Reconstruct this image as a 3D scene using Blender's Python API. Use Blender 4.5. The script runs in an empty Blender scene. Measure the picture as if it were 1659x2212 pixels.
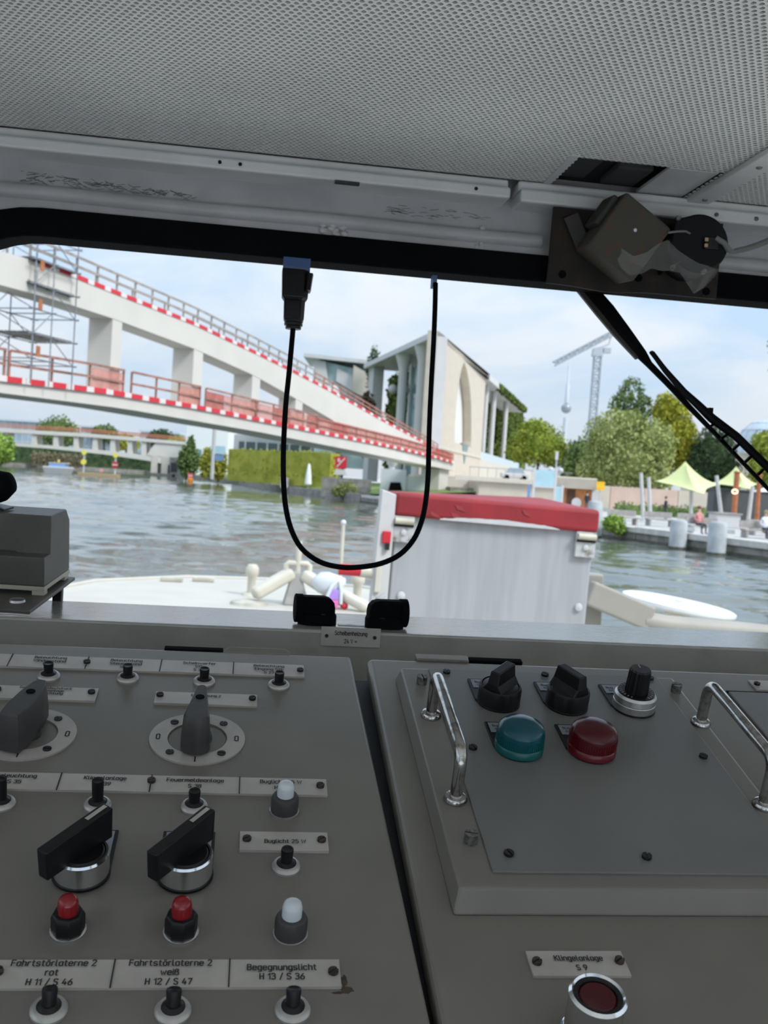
import bpy, bmesh, math, random
import numpy as np
from mathutils import Matrix, Vector, Euler

random.seed(4)
SC = bpy.context.scene
COL = SC.collection
R = math.radians
PI = math.pi

# ------------------------------------------------------------------ camera
# boat frame: X starboard, Y ahead, Z up, water at z = 0, the eye 2.5 m above it
YAW, PITCH, ROLL = R(7.75), R(-1.85), R(3.6)
fwd = Vector((math.sin(YAW) * math.cos(PITCH), math.cos(YAW) * math.cos(PITCH), math.sin(PITCH)))
rt0 = Vector((math.cos(YAW), -math.sin(YAW), 0))
up0 = rt0.cross(fwd)
rt = math.cos(ROLL) * rt0 + math.sin(ROLL) * up0
up = -math.sin(ROLL) * rt0 + math.cos(ROLL) * up0
cam_data = bpy.data.cameras.new('camera')
cam = bpy.data.objects.new('camera', cam_data)
COL.objects.link(cam)
cam.matrix_world = Matrix(((rt.x, up.x, -fwd.x, 0), (rt.y, up.y, -fwd.y, 0), (rt.z, up.z, -fwd.z, 2.5), (0, 0, 0, 1)))
cam_data.sensor_fit = 'HORIZONTAL'
cam_data.sensor_width = 36
cam_data.lens = 2200 / 1659 * 36
cam_data.clip_start = 0.02
cam_data.clip_end = 6000
cam_data.dof.use_dof = True
cam_data.dof.focus_distance = 0.62
cam_data.dof.aperture_fstop = 30
SC.camera = cam

# ------------------------------------------------------------------ sky, sun, exposure
world = bpy.data.worlds.new('world')
SC.world = world
world.use_nodes = True
wn, wl = world.node_tree.nodes, world.node_tree.links
wn.clear()
w_out = wn.new('ShaderNodeOutputWorld')
w_bg = wn.new('ShaderNodeBackground')
w_tc = wn.new('ShaderNodeTexCoord')
w_sep = wn.new('ShaderNodeSeparateXYZ')
wl.new(w_tc.outputs['Generated'], w_sep.inputs[0])
w_grad = wn.new('ShaderNodeValToRGB')
w_grad.color_ramp.elements[0].position = 0.0
w_grad.color_ramp.elements[0].color = (0.60, 0.78, 0.96, 1)
w_grad.color_ramp.elements[1].position = 0.6
w_grad.color_ramp.elements[1].color = (0.42, 0.62, 0.90, 1)
wl.new(w_sep.outputs['Z'], w_grad.inputs[0])
w_map = wn.new('ShaderNodeMapping')
w_map.inputs['Scale'].default_value = (1.0, 1.0, 2.6)
w_map.inputs['Location'].default_value = (0.35, 0.1, 0.2)
wl.new(w_tc.outputs['Generated'], w_map.inputs[0])
w_noise = wn.new('ShaderNodeTexNoise')
w_noise.inputs['Scale'].default_value = 3.2
w_noise.inputs['Detail'].default_value = 7
w_noise.inputs['Roughness'].default_value = 0.55
w_noise.inputs['Distortion'].default_value = 0.5
wl.new(w_map.outputs[0], w_noise.inputs['Vector'])
w_cl = wn.new('ShaderNodeValToRGB')
w_cl.color_ramp.elements[0].position = 0.40
w_cl.color_ramp.elements[0].color = (0.05, 0.05, 0.05, 1)
w_cl.color_ramp.elements[1].position = 0.60
w_cl.color_ramp.elements[1].color = (0.9, 0.9, 0.9, 1)
wl.new(w_noise.outputs['Fac'], w_cl.inputs[0])
w_mix = wn.new('ShaderNodeMixRGB')
w_mix.inputs['Color2'].default_value = (0.86, 0.91, 0.96, 1)
wl.new(w_cl.outputs[0], w_mix.inputs['Fac'])
wl.new(w_grad.outputs[0], w_mix.inputs['Color1'])
wl.new(w_mix.outputs[0], w_bg.inputs['Color'])
w_str = wn.new('ShaderNodeMapRange')         # an overcast sky grows brighter from horizon to zenith
w_str.inputs['From Min'].default_value = 0.0
w_str.inputs['From Max'].default_value = 1.0
w_str.inputs['To Min'].default_value = 0.86
w_str.inputs['To Max'].default_value = 2.1
wl.new(w_sep.outputs['Z'], w_str.inputs['Value'])
wl.new(w_str.outputs[0], w_bg.inputs['Strength'])
wl.new(w_bg.outputs[0], w_out.inputs[0])

sun_d = bpy.data.lights.new('sun', 'SUN')
sun_d.energy = 3.1
sun_d.angle = R(16)
sun_d.color = (1, 0.96, 0.9)
sun = bpy.data.objects.new('sun', sun_d)
COL.objects.link(sun)
sun.rotation_euler = (R(44), 0, R(48))      # high, from astern and to starboard
sun.location = (20, -20, 40)

SC.view_settings.view_transform = 'Standard'
SC.view_settings.look = 'None'
SC.view_settings.exposure = 0.0
SC.view_settings.gamma = 1.0
SC.view_settings.use_curve_mapping = False
SC.cycles.max_bounces = 10
SC.cycles.diffuse_bounces = 5
SC.cycles.transparent_max_bounces = 16
SC.cycles.caustics_reflective = False
SC.cycles.caustics_refractive = False
SC.cycles.use_denoising = True

# ------------------------------------------------------------------ helpers
MATS = {}


def mat(name, col, rough=0.6, metal=0.0, var=0.12, scale=8.0, bump=0.0, bscale=60.0, col2=None, spec=0.5, coat=0.0, alpha=1.0, lo=0.4, hi=0.6, stretch=None, trans=0.0):
    if name in MATS:
        return MATS[name]
    m = bpy.data.materials.new(name)
    m.use_nodes = True
    nt = m.node_tree
    b = nt.nodes['Principled BSDF']
    b.inputs['Roughness'].default_value = rough
    b.inputs['Metallic'].default_value = metal
    b.inputs['Specular IOR Level'].default_value = spec
    b.inputs['Coat Weight'].default_value = coat
    b.inputs['Alpha'].default_value = alpha
    b.inputs['Transmission Weight'].default_value = trans
    tc = nt.nodes.new('ShaderNodeTexCoord')
    vec = tc.outputs['Object']
    if stretch:
        mp = nt.nodes.new('ShaderNodeMapping')
        mp.inputs['Scale'].default_value = stretch
        nt.links.new(vec, mp.inputs[0])
        vec = mp.outputs[0]
    n = nt.nodes.new('ShaderNodeTexNoise')
    n.inputs['Scale'].default_value = scale
    n.inputs['Detail'].default_value = 5
    nt.links.new(vec, n.inputs['Vector'])
    rp = nt.nodes.new('ShaderNodeValToRGB')
    rp.color_ramp.elements[0].position = lo
    rp.color_ramp.elements[1].position = hi
    c2 = col2 or tuple(min(1, c * (1 + var)) for c in col)
    c1 = col if col2 else tuple(c * (1 - var) for c in col)
    rp.color_ramp.elements[0].color = (*c1, 1)
    rp.color_ramp.elements[1].color = (*c2, 1)
    nt.links.new(n.outputs['Fac'], rp.inputs[0])
    nt.links.new(rp.outputs[0], b.inputs['Base Color'])
    if bump:
        n2 = nt.nodes.new('ShaderNodeTexNoise')
        n2.inputs['Scale'].default_value = bscale
        n2.inputs['Detail'].default_value = 3
        nt.links.new(vec, n2.inputs['Vector'])
        bp = nt.nodes.new('ShaderNodeBump')
        bp.inputs['Strength'].default_value = bump
        bp.inputs['Distance'].default_value = 0.1 / bscale * 2
        nt.links.new(n2.outputs['Fac'], bp.inputs['Height'])
        nt.links.new(bp.outputs[0], b.inputs['Normal'])
    MATS[name] = m
    return m


def glass_mat(name, tint=(1, 1, 1), gloss=0.06):
    if name in MATS:
        return MATS[name]
    m = bpy.data.materials.new(name)
    m.use_nodes = True
    nt = m.node_tree
    nt.nodes.clear()
    out = nt.nodes.new('ShaderNodeOutputMaterial')
    tr = nt.nodes.new('ShaderNodeBsdfTransparent')
    tr.inputs[0].default_value = (*tint, 1)
    gl = nt.nodes.new('ShaderNodeBsdfGlossy')
    gl.inputs['Roughness'].default_value = 0.02
    fr = nt.nodes.new('ShaderNodeFresnel')
    fr.inputs[0].default_value = 1.2
    ns = nt.nodes.new('ShaderNodeTexNoise')
    ns.inputs['Scale'].default_value = 25
    mu = nt.nodes.new('ShaderNodeMath')
    mu.operation = 'MULTIPLY'
    mu.inputs[1].default_value = gloss * 8
    nt.links.new(fr.outputs[0], mu.inputs[0])
    mx = nt.nodes.new('ShaderNodeMixShader')
    nt.links.new(mu.outputs[0], mx.inputs[0])
    nt.links.new(tr.outputs[0], mx.inputs[1])
    nt.links.new(gl.outputs[0], mx.inputs[2])
    nt.links.new(mx.outputs[0], out.inputs[0])
    MATS[name] = m
    return m


class MB:
    """collects simple solids; build() links them as one mesh object"""

    def __init__(self, org=(0, 0, 0)):
        self.v, self.f, self.o = [], [], Vector(org)

    def add(self, vs, fs, T=None):
        k = len(self.v)
        self.v += [tuple((T @ Vector(p)) if T is not None else p) for p in vs]
        self.f += [tuple(i + k for i in f) for f in fs]
        return self

    def hexa(self, p):      # eight corners: four below, four above
        return self.add(p, [(3, 2, 1, 0), (4, 5, 6, 7), (0, 1, 5, 4), (1, 2, 6, 5), (2, 3, 7, 6), (3, 0, 4, 7)])

    def box(self, x0, x1, y0, y1, z0, z1, T=None):
        return self.add([(x0, y0, z0), (x1, y0, z0), (x1, y1, z0), (x0, y1, z0), (x0, y0, z1), (x1, y0, z1), (x1, y1, z1), (x0, y1, z1)],
                        [(3, 2, 1, 0), (4, 5, 6, 7), (0, 1, 5, 4), (1, 2, 6, 5), (2, 3, 7, 6), (3, 0, 4, 7)], T)

    def prism(self, poly, h0, h1, T=None):      # polygon in xy (counter-clockwise), extruded in z
        n = len(poly)
        vs = [(x, y, h0) for x, y in poly] + [(x, y, h1) for x, y in poly]
        fs = [tuple(range(n - 1, -1, -1)), tuple(range(n, 2 * n))] + [(i, (i + 1) % n, n + (i + 1) % n, n + i) for i in range(n)]
        return self.add(vs, fs, T)

    def taper(self, polys, T=None):     # stack of polygons [(poly, z)] with equal counts
        n = len(polys[0][0])
        vs, fs = [], []
        for poly, z in polys:
            vs += [(x, y, z) for x, y in poly]
        for k in range(len(polys) - 1):
            fs += [(k * n + i, k * n + (i + 1) % n, (k + 1) * n + (i + 1) % n, (k + 1) * n + i) for i in range(n)]
        fs += [tuple(range(n - 1, -1, -1)), tuple(range((len(polys) - 1) * n, len(polys) * n))]
        return self.add(vs, fs, T)

    def lathe(self, prof, c=(0, 0, 0), n=24, T=None, cap=True, ph=0.0):      # prof [(r, z)] about z through c
        vs, fs = [], []
        for r, z in prof:
            vs += [(c[0] + r * math.cos(2 * PI * i / n + ph), c[1] + r * math.sin(2 * PI * i / n + ph), c[2] + z) for i in range(n)]
        for k in range(len(prof) - 1):
            fs += [(k * n + i, k * n + (i + 1) % n, (k + 1) * n + (i + 1) % n, (k + 1) * n + i) for i in range(n)]
        if cap:
            fs.append(tuple(range(n - 1, -1, -1)))
            fs.append(tuple(range((len(prof) - 1) * n, len(prof) * n)))
        return self.add(vs, fs, T)

    def tube(self, pts, r, n=8, r2=None):
        pts = [Vector(p) for p in pts]
        m = len(pts)
        vs, fs = [], []
        prev = None
        for i, p in enumerate(pts):
            t = (pts[min(i + 1, m - 1)] - pts[max(i - 1, 0)]).normalized()
            a = prev if prev is not None else (Vector((0, 0, 1)) if abs(t.z) < 0.9 else Vector((1, 0, 0)))
            u = (a - t * a.dot(t)).normalized()
            prev = u
            w = t.cross(u)
            rr = r + ((r2 - r) * i / (m - 1) if r2 is not None else 0)
            vs += [tuple(p + rr * (math.cos(2 * PI * k / n) * u + math.sin(2 * PI * k / n) * w)) for k in range(n)]
        for i in range(m - 1):
            fs += [(i * n + k, i * n + (k + 1) % n, (i + 1) * n + (k + 1) % n, (i + 1) * n + k) for k in range(n)]
        fs += [tuple(range(n - 1, -1, -1)), tuple(range((m - 1) * n, m * n))]
        return self.add(vs, fs)

    def bar(self, a, b, w, h):       # box beam from a to b, w sideways, h upright
        a, b = Vector(a), Vector(b)
        t = (b - a).normalized()
        s = Vector((-t.y, t.x, 0))
        s = s.normalized() if s.length > 1e-6 else Vector((1, 0, 0))
        u = t.cross(s) * -1
        p = []
        for q in (-h / 2, h / 2):
            p += [a - s * w / 2 + u * q, b - s * w / 2 + u * q, b + s * w / 2 + u * q, a + s * w / 2 + u * q]
        return self.hexa([tuple(x) for x in p])

    def ico(self, c, r, sub=2, sc=(1, 1, 1), noise=0.0, seed=0):
        bm = bmesh.new()
        bmesh.ops.create_icosphere(bm, subdivisions=sub, radius=1)
        rnd = random.Random(seed)
        vs = []
        for v in bm.verts:
            k = 1 + noise * (rnd.random() - 0.5)
            vs.append((c[0] + v.co.x * r * sc[0] * k, c[1] + v.co.y * r * sc[1] * k, c[2] + v.co.z * r * sc[2] * k))
        bm.verts.index_update()
        fs = [tuple(v.index for v in f.verts) for f in bm.faces]
        bm.free()
        return self.add(vs, fs)

    def build(self, name, m, parent=None, smooth=30, bevel=0.0, seg=2):
        me = bpy.data.meshes.new(name)
        o = self.o
        me.from_pydata([(p[0] - o.x, p[1] - o.y, p[2] - o.z) for p in self.v], [], self.f)
        bm = bmesh.new()
        bm.from_mesh(me)
        bmesh.ops.recalc_face_normals(bm, faces=bm.faces)
        bm.to_mesh(me)
        bm.free()
        return link(name, me, m, parent, smooth, bevel, seg)


def link(name, me, m, parent=None, smooth=30, bevel=0.0, seg=2):
    if m is not None:
        me.materials.append(m)
    if smooth:
        me.shade_smooth()
        me.set_sharp_from_angle(angle=R(smooth))
    ob = bpy.data.objects.new(name, me)
    COL.objects.link(ob)
    if parent is not None:
        ob.parent = parent
    if bevel:
        bv = ob.modifiers.new('bevel', 'BEVEL')
        bv.width = bevel
        bv.segments = seg
        bv.limit_method = 'ANGLE'
        bv.angle_limit = R(40)
    return ob


def tag(o, label=None, cat=None, group=None, kind=None):
    if label:
        o['label'] = label
    if cat:
        o['category'] = cat
    if group:
        o['group'] = group
    if kind:
        o['kind'] = kind
    return o


def thing(name, label, cat, loc=(0, 0, 0), rot=(0, 0, 0), group=None):
    o = bpy.data.objects.new(name, None)
    o.empty_display_size = 0.05
    COL.objects.link(o)
    o.location = loc
    o.rotation_euler = rot
    return tag(o, label, cat, group)


def place(o, loc, rot=(0, 0, 0)):
    o.location = loc
    o.rotation_euler = rot
    return o


def children_of(o):
    return [c for c in COL.objects if c.parent == o]


def copy_tree(o, parent=None):
    kids = children_of(o)
    c = o.copy()
    COL.objects.link(c)
    if parent is not None:
        c.parent = parent
    for k in kids:
        copy_tree(k, c)
    return c


# engraved single stroke lettering: cap height 7, small letters 5, strokes as point lists "x,y x,y;x,y ..."
BOWL = '3,4.2 2.3,5 .8,5 0,4.2 0,.8 .8,0 2.3,0 3,.8'
OVAL = '3,4.2 2.2,5 .8,5 0,4.2 0,.8 .8,0 2.2,0 3,.8 3,4.2'
ARCH = '0,4.2 .8,5 2.2,5 3,4.2 3,0'
GLYPHS = {
    'a': BOWL + ';3,5 3,0', 'b': '0,7 0,0;0,4.2 .7,5 2.2,5 3,4.2 3,.8 2.2,0 .7,0 0,.8', 'c': '3,4.2 2.2,5 .8,5 0,4.2 0,.8 .8,0 2.2,0 3,.8',
    'd': BOWL + ';3,7 3,0', 'e': '0,2.6 3,2.6 3,4.2 2.2,5 .8,5 0,4.2 0,.8 .8,0 2.2,0 2.9,.6', 'f': '2.2,7 1.5,7 .8,6.3 .8,0;0,5 2,5',
    'g': BOWL + ';3,5 3,-1.2 2.2,-2 .6,-2', 'h': '0,7 0,0;' + ARCH, 'i': '0,5 0,0;0,6.4 0,7.1', 'k': '0,7 0,0;2.8,5 0,2.2;1,3.1 2.9,0',
    'l': '0,7 0,.8 .7,0 1.1,0', 'm': '0,5 0,0;0,4.3 .6,5 1.7,5 2.3,4.3 2.3,0;2.3,4.3 2.9,5 4,5 4.6,4.3 4.6,0', 'n': '0,5 0,0;' + ARCH, 'o': OVAL,
    'p': '0,5 0,-2;0,4.2 .7,5 2.2,5 3,4.2 3,.8 2.2,0 .7,0 0,.8', 'ö': OVAL + ';.8,6.4 .8,7;2.2,6.4 2.2,7', 'r': '0,5 0,0;0,4 .9,5 2,5',
    's': '2.8,4.4 2.2,5 .7,5 0,4.3 0,3.3 .6,2.7 2.2,2.3 2.9,1.7 2.9,.7 2.2,0 .6,0 0,.6', 't': '.8,6.6 .8,.8 1.5,0 2.2,0;0,5 2.1,5',
    'u': '0,5 0,.8 .8,0 2.2,0 3,.8;3,5 3,0', 'w': '0,5 1.1,0 2.2,4 3.3,0 4.4,5', 'z': '0,5 2.8,5 0,0 2.9,0',
    'ß': '0,0 0,6 .8,7 2.1,7 2.8,6.3 2.8,5 1.4,4 2.6,3.4 3.1,2.6 3.1,.8 2.3,0 1.3,0',
    'A': '0,0 1.8,7 3.6,0;.6,2.3 3,2.3', 'B': '0,0 0,7 2.2,7 3,6.2 3,4.5 2.2,3.7 0,3.7;2.2,3.7 3.2,2.9 3.2,.8 2.4,0 0,0', 'E': '3,7 0,7 0,0 3,0;0,3.6 2.6,3.6',
    'F': '3,7 0,7 0,0;0,3.6 2.6,3.6', 'G': '3.2,6.1 2.4,7 .9,7 0,6.1 0,.9 .9,0 2.4,0 3.2,.9 3.2,3.2 1.9,3.2', 'H': '0,7 0,0;3.2,7 3.2,0;0,3.6 3.2,3.6',
    'I': '0,7 0,0', 'K': '0,7 0,0;3.2,7 0,3;1,4.2 3.3,0', 'S': '3.1,6.2 2.4,7 .8,7 0,6.2 0,4.7 .7,3.9 2.5,3.2 3.2,2.4 3.2,.8 2.4,0 .8,0 0,.8',
    'V': '0,7 1.8,0 3.6,7', 'W': '0,7 1.2,0 2.5,6 3.8,0 5,7', '/': '0,-.6 2.4,7.4', '=': '0,4.4 3.6,4.4;0,2.6 1.3,2.6;2.3,2.6 3.6,2.6', '.': '0,0 0,.5',
    '0': '3.1,6.1 2.3,7 .8,7 0,6.1 0,.9 .8,0 2.3,0 3.1,.9 3.1,6.1', '1': '0,5.4 1.5,7 1.5,0', '2': '0,5.9 .8,7 2.3,7 3.1,6.1 3.1,4.8 0,0 3.2,0',
    '3': '0,6.2 .8,7 2.3,7 3,6.2 3,4.5 2.2,3.8 1.2,3.8;2.2,3.8 3.1,3 3.1,.8 2.3,0 .8,0 0,.8', '4': '1.6,7 0,1.9 3.3,1.9;2.4,3.6 2.4,0',
    '5': '3,7 .2,7 0,3.7 .8,4.3 2.3,4.3 3.1,3.4 3.1,.9 2.3,0 .8,0 0,.7', '6': '2.4,7 .9,4.6 0,2.8 0,.9 .8,0 2.3,0 3.1,.9 3.1,2.9 2.3,3.8 .5,3.8',
    '7': '0,7 3.1,7 1,0', '8': '.9,3.8 .1,4.6 .1,6.2 .9,7 2.2,7 3,6.2 3,4.6 2.2,3.8 .9,3.8 0,2.9 0,.9 .9,0 2.2,0 3.1,.9 3.1,2.9 2.2,3.8',
    '9': '.7,0 2.2,2.4 3.1,4.2 3.1,6.1 2.3,7 .8,7 0,6.1 0,4.1 .8,3.2 2.6,3.2'}
GLYPHS = {k: [[tuple(float(q) for q in p.split(',')) for p in st.split()] for st in v.split(';')] for k, v in GLYPHS.items()}


def text(lines, parent, m, size, x=0, y=0, z=0, lead=1.25, sx=1.04, rot=None, name='lettering'):
    """flat engraved lettering centred on x, y; one mesh"""
    k, gap, hw = size * 0.1, 1.65, 0.6
    vs, fs = [], []
    for li, line in enumerate(lines):
        pen, put = 0.0, []
        for ch in line:
            if ch == ' ':
                pen += 2.6
                continue
            g = GLYPHS[ch]
            put.append((g, pen))
            pen += max(p[0] for st in g for p in st) + gap
        wid = pen - gap
        y0 = -3.4 + ((len(lines) - 1) / 2 - li) * lead * 10
        for g, px in put:
            for st in g:
                n = len(st)
                b0 = len(vs)
                for i, p in enumerate(st):
                    d0 = Vector(st[i]) - Vector(st[max(i - 1, 0)]) if i else Vector(st[1]) - Vector(st[0])
                    d1 = Vector(st[min(i + 1, n - 1)]) - Vector(st[i]) if i < n - 1 else d0
                    d0, d1 = d0.normalized(), d1.normalized()
                    t = (d0 + d1)
                    t = t.normalized() if t.length > 1e-4 else d0
                    nn = Vector((-t.y, t.x))
                    w = hw / max(0.55, abs(nn.dot(Vector((-d0.y, d0.x)))))
                    e = (d0 * -0.4 if i == 0 else (d0 * 0.4 if i == n - 1 else Vector((0, 0))))
                    for sg in (1, -1):
                        vs.append(((px - wid / 2 + p[0] + e.x + sg * nn.x * w) * k * sx, (y0 + p[1] + e.y + sg * nn.y * w) * k, 0))
                fs += [(b0 + 2 * i, b0 + 2 * i + 1, b0 + 2 * i + 3, b0 + 2 * i + 2) for i in range(n - 1)]
    me = bpy.data.meshes.new(name)
    me.from_pydata(vs, [], fs)
    o = link(name, me, m, parent, 0)
    o.location = (x, y, z)
    if rot:
        o.rotation_euler = rot
    return o


def circle(r, n, c=(0, 0), ph=0.0):
    return [(c[0] + r * math.cos(2 * PI * i / n + ph), c[1] + r * math.sin(2 * PI * i / n + ph)) for i in range(n)]


def rrect(x0, x1, y0, y1, r, k=6):
    out = []
    for cx, cy, a in ((x1 - r, y0 + r, -PI / 2), (x1 - r, y1 - r, 0), (x0 + r, y1 - r, PI / 2), (x0 + r, y0 + r, PI)):
        out += [(cx + r * math.cos(a + PI / 2 * i / k), cy + r * math.sin(a + PI / 2 * i / k)) for i in range(k + 1)]
    return out


def ring(mb, outer, inner, f, g):
    """solid ring between two equal loops; f and g map (x, y) to the near and the far face"""
    n = len(outer)
    vs = [f(*p) for p in outer] + [f(*p) for p in inner] + [g(*p) for p in outer] + [g(*p) for p in inner]
    fs = []
    for i in range(n):
        j = (i + 1) % n
        fs += [(i, j, n + j, n + i), (2 * n + j, 2 * n + i, 3 * n + i, 3 * n + j), (j, i, 2 * n + i, 2 * n + j), (n + i, n + j, 3 * n + j, 3 * n + i)]
    return mb.add(vs, fs)


def lerp(tab, x):
    if x <= tab[0][0]:
        return tab[0][1]
    for (a, p), (b, q) in zip(tab, tab[1:]):
        if x <= b:
            return p + (q - p) * (x - a) / (b - a)
    return tab[-1][1]


# ------------------------------------------------------------------ materials
white_paint = mat('white_paint', (0.72, 0.71, 0.71), 0.5, var=0.05, scale=14, bump=0.15, bscale=40)
header_paint = mat('header_paint', (0.46, 0.452, 0.462), 0.45, var=0.08, scale=18, bump=0.25, bscale=60)
perf_paint = mat('perf_paint', (0.90, 0.885, 0.86), 0.5, var=0.04, scale=6)
felt = mat('felt_black', (0.012, 0.012, 0.014), 0.95)
dark_void = mat('dark_void', (0.05, 0.052, 0.056), 0.85)
rubber = mat('black_rubber', (0.005, 0.005, 0.006), 0.85, spec=0.06)
black_plastic = mat('black_plastic', (0.006, 0.006, 0.007), 0.4, spec=0.35)
grey_plastic = mat('grey_plastic', (0.046, 0.043, 0.042), 0.45, var=0.1, scale=120)
sill_paint = mat('sill_paint', (0.335, 0.325, 0.29), 0.16, var=0.06, scale=30, bump=0.2, bscale=160, spec=1.0)
panel_paint = mat('panel_paint', (0.180, 0.166, 0.142), 0.32, var=0.05, scale=12, bump=0.06, bscale=200, spec=0.5)
plate_paint = mat('plate_paint', (0.158, 0.155, 0.149), 0.36, var=0.05, scale=12, spec=0.45)
label_grey = mat('label_grey', (0.42, 0.393, 0.355), 0.4, var=0.05, scale=60)
ink = mat('ink', (0.02, 0.02, 0.02), 0.7, var=0)
chrome = mat('chrome', (0.75, 0.76, 0.77), 0.14, 1.0, var=0.08, scale=60)
old_chrome = mat('old_chrome', (0.50, 0.49, 0.47), 0.18, 1.0, col2=(0.28, 0.25, 0.2), scale=180, lo=0.5, hi=0.68)
collar_metal = mat('collar_metal', (0.42, 0.405, 0.38), 0.38, 0.5, var=0.1, scale=80)
satin = mat('satin_metal', (0.55, 0.55, 0.54), 0.38, 1.0, var=0.1, scale=80)
rusty_screw = mat('rusty_screw', (0.055, 0.04, 0.032), 0.7, 0.3, var=0.4, scale=500)
dark_screw = mat('dark_screw', (0.02, 0.02, 0.02), 0.5, 0.5)
steel_screw = mat('steel_screw', (0.18, 0.175, 0.165), 0.5, 0.7, var=0.3, scale=400)
red_lens = mat('red_lens', (0.28, 0.004, 0.008), 0.12, spec=0.6, var=0.1, trans=0.15)
deep_red_lens = mat('deep_red_lens', (0.075, 0.003, 0.006), 0.25, spec=0.35, trans=0.1)
teal_lens = mat('teal_lens', (0.0, 0.072, 0.10), 0.22, spec=0.45, trans=0.1)
white_lens = mat('white_lens', (0.60, 0.63, 0.66), 0.25, var=0.02)
beige_plastic = mat('beige_plastic', (0.55, 0.52, 0.41), 0.5)
box_grey = mat('box_grey', (0.10, 0.093, 0.081), 0.5, var=0.08, scale=30)
legend_blue = mat('legend_blue', (0.24, 0.27, 0.31), 0.4)
brown_steel = mat('brown_steel', (0.026, 0.023, 0.02), 0.75, 0.1, col2=(0.045, 0.032, 0.024), scale=35, spec=0.25)
olive_cover = mat('olive_cover', (0.075, 0.07, 0.055), 0.75, col2=(0.10, 0.06, 0.04), scale=70, lo=0.54, hi=0.62, spec=0.25)
film = mat('plastic_film', (0.62, 0.61, 0.58), 0.2, alpha=0.16, spec=0.8)
cable_grey = mat('cable_grey', (0.16, 0.165, 0.16), 0.5)
tip_blue = mat('tip_blue', (0.05, 0.12, 0.30), 0.5, alpha=0.85)
pane_glass = glass_mat('pane_glass', (0.985, 0.99, 0.995), 0.03)

# ------------------------------------------------------------------ the wheelhouse
CEIL = 2.821


def wy(z):      # the raked window wall: y at height z
    return 0.955 + 0.095 * (z - 2.3701) / 0.3459


# perforated ceiling sheet with real holes, staggered at 60 degrees
def perforated(x0, x1, y0, y1, px, skip):
    py = px * 0.866
    nx, ny = int((x1 - x0) / px), int((y1 - y0) / py)
    rr, th, H, K = px * 0.302, 0.0011, 6, 8
    hexr = px / math.sqrt(3)
    hx = [(hexr * math.cos(PI / 6 + i * PI / 3), hexr * math.sin(PI / 6 + i * PI / 3)) for i in range(6)]
    hx = [(a, b) for a, b in hx]
    ci = [(rr * math.cos(i * PI / 4 + PI / 8), rr * math.sin(i * PI / 4 + PI / 8)) for i in range(8)]
    cen = []
    for j in range(ny):
        for i in range(nx):
            cx, cy = x0 + (i + 0.5 * (j % 2)) * px, y0 + j * py
            if not skip(cx, cy):
                cen.append((cx, cy))
    cen = np.array(cen)
    loc = np.array([(a, b, 0) for a, b in hx] + [(a, b, 0) for a, b in ci] + [(a, b, th) for a, b in ci])
    n = len(loc)
    V = (np.concatenate([cen, np.full((len(cen), 1), CEIL)], 1)[:, None, :] + loc[None]).reshape(-1, 3)
    # ring between hexagon and octagon
    oa = [math.atan2(b, a) % (2 * PI) for a, b in hx]
    ia = [math.atan2(b, a) % (2 * PI) for a, b in ci]
    ev = sorted([(a, 0, k) for k, a in enumerate(oa)] + [(a, 1, k) for k, a in enumerate(ia)])
    lo_, li_ = [e for e in ev if e[1] == 0][-1][2], [e for e in ev if e[1] == 1][-1][2]
    tris = []
    for a, t, k in ev:
        if t == 0:
            tris.append((lo_, li_ + 6, k))
            lo_ = k
        else:
            tris.append((lo_, li_ + 6, k + 6))
            li_ = k
    for k in range(8):
        j = (k + 1) % 8
        tris += [(6 + k, 6 + j, 14 + j), (6 + k, 14 + j, 14 + k)]
    F = (np.array(tris)[None] + (np.arange(len(cen)) * n)[:, None, None]).reshape(-1, 3)
    me = bpy.data.meshes.new('ceiling')
    me.vertices.add(len(V))
    me.vertices.foreach_set('co', V.astype(np.float32).ravel())
    me.loops.add(F.size)
    me.loops.foreach_set('vertex_index', F.astype(np.int32).ravel())
    me.polygons.add(len(F))
    me.polygons.foreach_set('loop_start', np.arange(0, F.size, 3, dtype=np.int32))
    me.update(calc_edges=True)
    return me


HX0, HX1, HY0 = 0.297, 0.446, 0.960
PX0, PX1, PY0, PY1 = -0.52, 0.86, 0.38, 1.058
me = perforated(PX0, PX1, PY0, PY1, 0.00581, lambda x, y: (HX0 < x < HX1 and y > HY0))
ceiling = tag(link('ceiling', me, perf_paint, None, 0), 'white perforated sheet metal ceiling with a dark access opening', kind='structure')
MB().box(-0.9, 1.3, -1.0, 1.2, 2.836, 2.85).build('ceiling_lining', felt, ceiling, 0)  # opaque backing, added to block the sun; black behind the holes
MB().box(-0.9, PX0 - 0.002, -1.0, 1.07, CEIL, CEIL + 0.004).box(PX1 + 0.004, 1.3, -1.0, 1.07, CEIL, CEIL + 0.004).box(PX0, PX1, -1.0, PY0 - 0.002, CEIL, CEIL + 0.004).build('ceiling_panel', perf_paint, ceiling, 0)
MB().box(0.3935, 0.445, 0.968, 1.058, 2.8225, 2.826).build('filler_strip', white_paint, ceiling, 0, 0.0008)
MB().box(HX0 - 0.008, HX0, 0.955, 1.058, CEIL - 0.0012, CEIL + 0.004).build('opening_edge', white_paint, ceiling, 0)
mb = MB().box(0.3, 0.335, 0.965, 1.056, 2.831, 2.8355).box(0.352, 0.39, 1.0, 1.056, 2.828, 2.8355)
mb.build('roof_block', dark_void, ceiling, 0, 0.002)

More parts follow.
